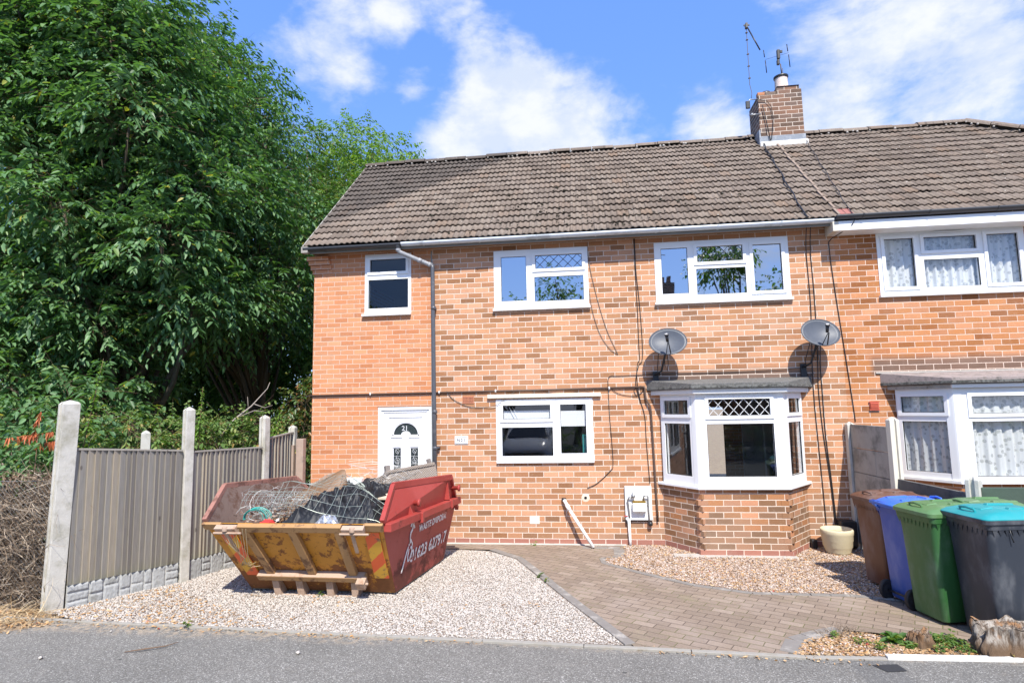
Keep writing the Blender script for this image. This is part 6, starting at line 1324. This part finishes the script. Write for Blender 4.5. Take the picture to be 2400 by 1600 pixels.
for k in range(9): b.tube([(-3.70+(.11+.006*k)*math.cos(a)+.006*k, -2.86+.02*math.sin(k), .90+(.085+.004*k)*math.sin(a)) for a in [q/18*3.5-.2 for q in range(19)]], .0032, 4, caps=False)
tag(b.build('teal_twine', simple('teal_twine', (.04,.36,.30), .6)), 'loop of teal green twine at the front left of the skip', 'twine')
b = MB()
for k in range(9): b.tube([FP(.10+.02*k, 1.0, .08), FP(.115+.012*k, .86-.02*k, .11+.01*(k%3)), FP(.14+.02*math.sin(k), .62-.02*k, .10), FP(.10+.015*k, .5+.03*math.sin(k*3), .09)], .0028, 4)
tag(b.build('hanging_straw', simple('pale_straw', (.52,.42,.26), .8)), 'pale straw and roots hanging over the left latch of the skip', 'straw')
rg = np.random.default_rng(15); P = np.column_stack([rg.uniform(-3.95,-3.3,260), rg.uniform(-2.9,-2.0,260), rg.uniform(.80,.98,260)])
tag(scatter('rubbish_bits', P, .028, island_mat('mixed_bits', [(0,(.08,.05,.04)),(.4,(.25,.15,.10)),(.7,(.45,.38,.32)),(.9,(.55,.52,.50)),(.97,(.06,.14,.32)),(1,(.05,.12,.35))]), 16, base=(LEAFQ_V, LEAFQ_F)), 'small mixed scraps under the wire roll', 'scraps', kind='stuff')

# ================================================================ WHEELIE BINS
def bin_mat(name, col, scuff=.25, lit=None):
    m, t = newmat(name); g = t.n('ShaderNodeTexCoord', out=3); n = t.noise(t.n('ShaderNodeMapping', {0: g, 3: (1, 1, .45)}), 5, 5, .6); n2 = t.noise(g, 22, 5, .7)
    f = tuple(min(1, x*.75+.17) for x in col); c = t.mix(t.m('MULTIPLY', t.rng(n, .42, .75), scuff*1.6), col, f); c = t.mix(t.rng(n2, .70, .78), c, tuple(min(1, x+.22) for x in col))
    finish(t, c, t.rng(n, 0, 1, .38, .55), n2, .08, .003, spec=.5); return m
def wheelie(cx_, cy_, yaw, body, lid, label, h=1.0, handle_front=False, logo=False, lidcol2=None, hooks=False, s=.84):
    """front of the bin faces local -X; axle and hinge at local +X unless handle_front"""
    # (cx_, cy_): ground point below the lid corner nearest the camera; s: plan scale
    lc = Matrix.Rotation(yaw, 4, 'Z') @ Vector((-.385*s, -.308*s, 0)); x, y = cx_-lc.x, cy_-lc.y
    t = thing('wheelie_bin', (x, y, 0), label, 'bin', 'wheelie bins by the concrete fence'); T = Matrix.Translation((x, y, 0)) @ Matrix.Rotation(yaw, 4, 'Z') @ Matrix.Diagonal((s, s, 1, 1))
    if handle_front: T = T @ Matrix.Rotation(math.pi, 4, 'Z')
    def ring(z, hx0, hx1, hy, r, inset=0):
        P = []; 
        for (cx, cy, a0) in ((hx1-r, hy-r, 0), (hx0+r, hy-r, 90), (hx0+r, -hy+r, 180), (hx1-r, -hy+r, 270)):
            for k in range(5): a = rad(a0+22.5*k); P.append((cx+r*math.cos(a), cy+r*math.sin(a), z))
        return P
    b = MB(T); b.sm = True; rs = []
    for (z, fx, bx, hy, r) in ((.035,-.262,.245,.222,.05),(.05,-.272,.255,.232,.055),(.40,-.296,.28,.248,.06),(.80,-.322,.305,.266,.06),(h-.10,-.335,.315,.274,.055)): rs.append(ring(z, fx, bx, hy, r))
    n = 20; V = [p for r_ in rs for p in r_]; b.add(V, [(i*n+k, i*n+(k+1)%n, (i+1)*n+(k+1)%n, (i+1)*n+k) for i in range(len(rs)-1) for k in range(n)]); b.sm = False; b.add(rs[0], [tuple(range(n))[::-1]])
    bd = b.build('body', body, t)
    b = MB(T); q0 = ring(h-.10,-.352,.33,.292,.05); q1 = ring(h-.045,-.36,.34,.298,.05); q2 = ring(h-.045,-.30,.29,.25,.04)
    b.add(q0+q1+q2, [(k,(k+1)%n,(k+1)%n+n,k+n) for k in range(n)]+[(k+n,(k+1)%n+n,(k+1)%n+2*n,k+2*n) for k in range(n)]+[(k,(k+1)%n,(k+1)%n+2*n,k+2*n)[::-1] for k in range(n)])
    # saw-tooth ribs below the rim
    for i in range(9):
        yy = -.24+.48*i/8; b.add([(-.345,yy-.028,h-.10),(-.345,yy+.028,h-.10),(-.333,yy,h-.165)], [(0,2,1)])
    for i in range(10):
        xx = -.28+.56*i/9
        for s in (-1,1): b.add([(xx-.028,s*.288,h-.10),(xx+.028,s*.288,h-.10),(xx,s*.272,h-.16)], [(0,1,2) if s < 0 else (0,2,1)])
    b.build('rim', body, t)
    b = MB(T); b.sm = False
    l0 = ring(h-.045,-.385,.36,.308,.06); l1 = ring(h-.012,-.385,.36,.308,.06); l2 = ring(h+.015,-.345,.33,.275,.06); l3 = ring(h+.045,-.20,.27,.225,.08)
    b.sm = True; b.add(l0+l1, [(k,(k+1)%n,(k+1)%n+n,k+n) for k in range(n)]); b.add(l1+l2+l3, [(j*n+k,j*n+(k+1)%n,(j+1)*n+(k+1)%n,(j+1)*n+k) for j in range(2) for k in range(n)]+[tuple(range(2*n,3*n))])
    ld = b.build('lid', lid, t, bevel=0)
    if lidcol2:
        b = MB(T); m0 = ring(h-.052,-.39,.365,.312,.06); m1 = ring(h-.018,-.392,.367,.314,.06); b.add(m0+m1, [(k,(k+1)%n,(k+1)%n+n,k+n) for k in range(n)]); b.build('lid_skirt', lidcol2, ld)
    # front grip and ribs on the lid
    b = MB(T); b.tube([(-.30,-.09,h+.02),(-.31,-.09,h+.045),(-.32,0,h+.055),(-.31,.09,h+.045),(-.30,.09,h+.02)], .012, 8)
    b.hexa([(-.25,-.10,h+.02),(-.10,-.10,h+.03),(-.10,.10,h+.03),(-.25,.10,h+.02)], [(-.23,-.08,h+.045),(-.12,-.08,h+.06),(-.12,.08,h+.06),(-.23,.08,h+.045)])
    for s in (-.13, .13): b.hexa([(-.02,s-.03,h+.035),(.28,s-.03,h+.03),(.28,s+.03,h+.03),(-.02,s+.03,h+.035)], [(.0,s-.02,h+.06),(.27,s-.02,h+.055),(.27,s+.02,h+.055),(.0,s+.02,h+.06)])
    b.build('lid_grip', lid, ld, bevel=.008)
    b = MB(T)
    for s in (-1, 1):
        b.hexa([(.30,s*.22-.03,h-.10),(.40,s*.22-.03,h-.03),(.40,s*.22+.03,h-.03),(.30,s*.22+.03,h-.10)], [(.30,s*.22-.03,h-.03),(.39,s*.22-.03,h+.02),(.39,s*.22+.03,h+.02),(.30,s*.22+.03,h-.03)])
    b.tube([(.405,-.27,h-.005),(.405,.27,h-.005)], .017, 10); b.tube([(.36,-.29,h+.0),(.36,.29,h+.0)], .014, 10)
    b.build('handle', lid if handle_front else body, t)
    for s in (-1, 1):
        b = MB(T); b.lathe((.30 if handle_front else .235, s*.225-(.03 if s < 0 else -.03)*0, .10), [(0,-.025),(.03,-.03),(.045,-.022),(.07,-.024),(.078,-.026),(.095,-.03),(.10,-.015),(.10,.015),(.095,.03),(.078,.026),(.07,.024),(.045,.022),(.03,.03),(0,.025)], 28, 'y'); b.build('wheel', M_tyre, t)
    b = MB(T); b.tube([(.30 if handle_front else .235,-.24,.10),(.30 if handle_front else .235,.24,.10)], .012, 8); b.build('axle', M_black, t)
    if logo:
        b = MB(T); c = (-.297, -.06, .74)
        for k in range(5): b.tube([(-.310+.0, -.11+.012*k, .80-.012*abs(k-2)), (-.306, -.105+.01*k, .765)], .004, 4)
        b.tube([(-.304,-.085+.035*math.cos(q/10*6.28),.735+.035*math.sin(q/10*6.28)) for q in range(11)], .004, 4); b.build('council_emblem', M_logo, bd)
        tl = T @ Vector((-.309, -.035, .765)); vx = (T.to_3x3() @ Vector((0,-1,0))); vz = T.to_3x3() @ Vector((-.09,0,1))
        for (tx, zz, s_) in (('Mansfield', .755, .032), ('District Council', .725, .020), ('Garden', .63, .026)):
            o0 = T @ Vector((-.316+.1*(.755-zz)+.006, .02, zz)); text_mesh('council_lettering', tx, s_, o0, vx, vz, M_logo, bd)
    if hooks:
        b = MB(T)
        for xx in (-.14, .02, .17): b.tube([(xx,-.29,h-.10),(xx+.01,-.292,h-.16),(xx+.02,-.30,h-.20)], .006, 5)
        b.build('drip', M_black, bd)
    return t
M_tyre = simple('black_rubber_wheel', (.016,.016,.018), .7, .2, 10); M_logo = simple('faded_white_print', (.48,.48,.47), .6)
M_bbrown = bin_mat('brown_bin_plastic', (.115,.045,.022), .32); M_bblue = bin_mat('blue_bin_plastic', (.022,.075,.34), .35); M_bblued = bin_mat('bright_blue_lid', (.045,.15,.60), .1)
M_bgreen = bin_mat('green_bin_plastic', (.03,.115,.032), .3); M_bgreenl = bin_mat('sage_green_lid', (.09,.19,.07), .25); M_bblack = bin_mat('charcoal_bin_plastic', (.028,.034,.046), .35); M_teal = bin_mat('teal_lid', (.01,.27,.29), .15)
wheelie(3.09, -2.10, rad(12), M_bbrown, M_bbrown, 'brown bin furthest back, nearest the house wall', h=.985, s=.80)
wheelie(3.07, -2.68, rad(12), M_bblue, M_bblued, 'blue bin with its handle and wheels turned outwards', h=1.0, handle_front=True, s=.80)
wheelie(3.08, -3.12, rad(11), M_bgreen, M_bgreenl, 'front green bin with a moulded handle on its sage lid', h=1.025, s=.84)
wheelie(3.52, -2.98, rad(8), M_bgreen, M_bgreenl, 'second green bin, only its long lid showing behind the teal one', h=1.03, s=.84)
wheelie(3.28, -3.56, rad(9), M_bblack, M_teal, 'charcoal bin with a bright teal lid behind the large stump', h=1.06, logo=True, lidcol2=M_bblack, hooks=True, s=.88)

# ================================================================ WHAT THE WINDOWS MIRROR (across the road)
M_far = brick_mat('brick_opposite', .0825, .2282, RN, (.72,.58,.47), phase=.2, red0=False, dark=0)
oh = thing('opposite_house', (9, -27, 0), 'brick house across the road, seen only in window reflections', 'house')
b = MB(); b.box(4.2,14,-31,-25,-.1,5.4); b.add([(4.2,-25,5.4),(14,-25,5.4),(14,-28,8.2),(4.2,-28,8.2),(4.2,-31,5.4),(14,-31,5.4)], [(1,0,3,2),(3,4,5,2),(0,4,3),(1,2,5)]); b.build('wall', M_far, oh)
b = MB(); b.box(4.6,5.5,-28.6,-27.4,7.4,9.4); b.lathe((4.85,-28,9.4),[(.15,0),(.13,.5)],12); b.lathe((5.25,-28,9.4),[(.15,0),(.13,.5)],12); b.build('chimney', M_brickc, oh)
b = MB(); b.tube([(4.4,-27.3,8),(4.4,-27.3,11.6)],.035,6); b.tube([(3.8,-27.3,11.4),(5.0,-27.3,11.2)],.025,5); b.tube([(4.1,-27.3,10.9),(4.7,-27.3,10.8)],.02,5); b.build('aerial', M_rusty, oh)
def far_tree(x, y, h, r, seed, label):
    g = random.Random(seed); cl = [(x+g.uniform(-r,r)*.7, y+g.uniform(-r,r)*.5, h*.32+g.uniform(0,h*.58), g.uniform(.28,.42)*r) for _ in range(16)]
    tree('garden_tree', label, (x, y, 0), cl, M_leaf2, seed, .2, group='trees across the road', dens=42, leafL=.26, leafW=.14, twigL=.8, step=.13)
far_tree(-4.6, -25, 10.0, 2.4, 61, 'tree across the road mirrored low in the left upstairs window')
far_tree(-.6, -24, 10.2, 2.2, 62, 'taller tree across the road mirrored at the right of the centre upstairs window')
far_tree(8.0, -22, 10.9, 2.4, 63, 'tree across the road mirrored in the middle pane above the bay')
far_tree(11.5, -22, 9.6, 2.2, 64, 'tree across the road mirrored in the right pane above the bay')
far_tree(-12, -20, 8, 3.5, 65, 'tree across the road beyond the hedge')
# unseen hedge added to darken the window reflections, and a parked car
b = thing('reflection_hedge', (3, -14.5, 0), 'dark clipped hedge added across the road to darken the window reflections', 'hedge')
crown('foliage', [(x, -14.5+.2*math.sin(x), .75, .75) for x in np.arange(-14, 20, .9)], M_leaf2, b, 66, dens=60, leafL=.16, leafW=.09, twigL=.4, step=.08)
M_van = simple('white_car_paint', (.75,.76,.77), .2, .02, 3)

car = thing('parked_car', (-2.1,-12.2,0), 'white hatchback parked across the road, its windscreen mirrored in the kitchen window', 'car')
def carsec(y, w, z0, z1, wt):   # one cross section: lower width w, roof/bonnet half width wt
    return [(-2.1-w, y, z0), (-2.1-w, y, (z0+z1)*.55), (-2.1-wt, y, z1-.04), (-2.1-wt*.7, y, z1), (-2.1+wt*.7, y, z1), (-2.1+wt, y, z1-.04), (-2.1+w, y, (z0+z1)*.55), (-2.1+w, y, z0)]
def loft(name, secs, mat, parent):
    b = MB(); n = len(secs[0]); b.sm = True
    b.add([p for s_ in secs for p in s_], [(i*n+k, i*n+(k+1)%n, (i+1)*n+(k+1)%n, (i+1)*n+k) for i in range(len(secs)-1) for k in range(n)]); b.sm = False
    b.add(secs[0], [tuple(range(n))]); b.add(secs[-1], [tuple(range(n))[::-1]]); return b.build(name, mat, parent)
loft('body', [carsec(-10.2,.70,.25,.62,.62), carsec(-10.35,.84,.2,.78,.74), carsec(-11.2,.88,.18,.98,.76), carsec(-12.5,.88,.18,1.0,.78), carsec(-13.9,.88,.2,1.0,.78), carsec(-14.2,.82,.3,.9,.7)], M_van, car)
loft('cabin', [carsec(-11.15,.74,.9,.97,.72), carsec(-11.9,.72,.9,1.42,.58), carsec(-13.2,.72,.9,1.46,.58), carsec(-14.1,.74,.9,1.0,.62)], M_van, car)
b = MB(); b.quad((-2.78,-11.16,1.0),(-1.42,-11.16,1.0),(-1.56,-11.86,1.415),(-2.64,-11.86,1.415)); b.build('windscreen', simple('dark_windscreen', (.02,.025,.03), .08, .1, 3, spec=.9), car, solid=.01)
b = MB(); b.box(-2.72,-1.48,-10.21,-10.17,.42,.54); b.build('grille', M_black, car, bevel=.01)
for s_ in (-1, 1):
    b = MB(); b.lathe((-2.1+s_*.62,-10.26,.62), [(0,-.03),(.08,-.02),(.10,.06)], 16, 'y'); b.build('headlight', M_glass, car)
    for y_ in (-10.95, -13.4):
        b = MB(); b.lathe((-2.1+s_*.80, y_, .31), [(0,-.1),(.2,-.1),(.31,-.08),(.31,.08),(.2,.1),(0,.1)], 24, 'x'); b.build('wheel', M_tyre, car)
    b = MB(); b.box(-2.1+s_*.86-.02, -2.1+s_*.86+.12*s_, -11.75,-11.6,.98,1.1) if s_ > 0 else b.box(-2.1-.98,-2.1-.84,-11.75,-11.6,.98,1.1); b.build('wing_mirror', M_van, car, bevel=.02)
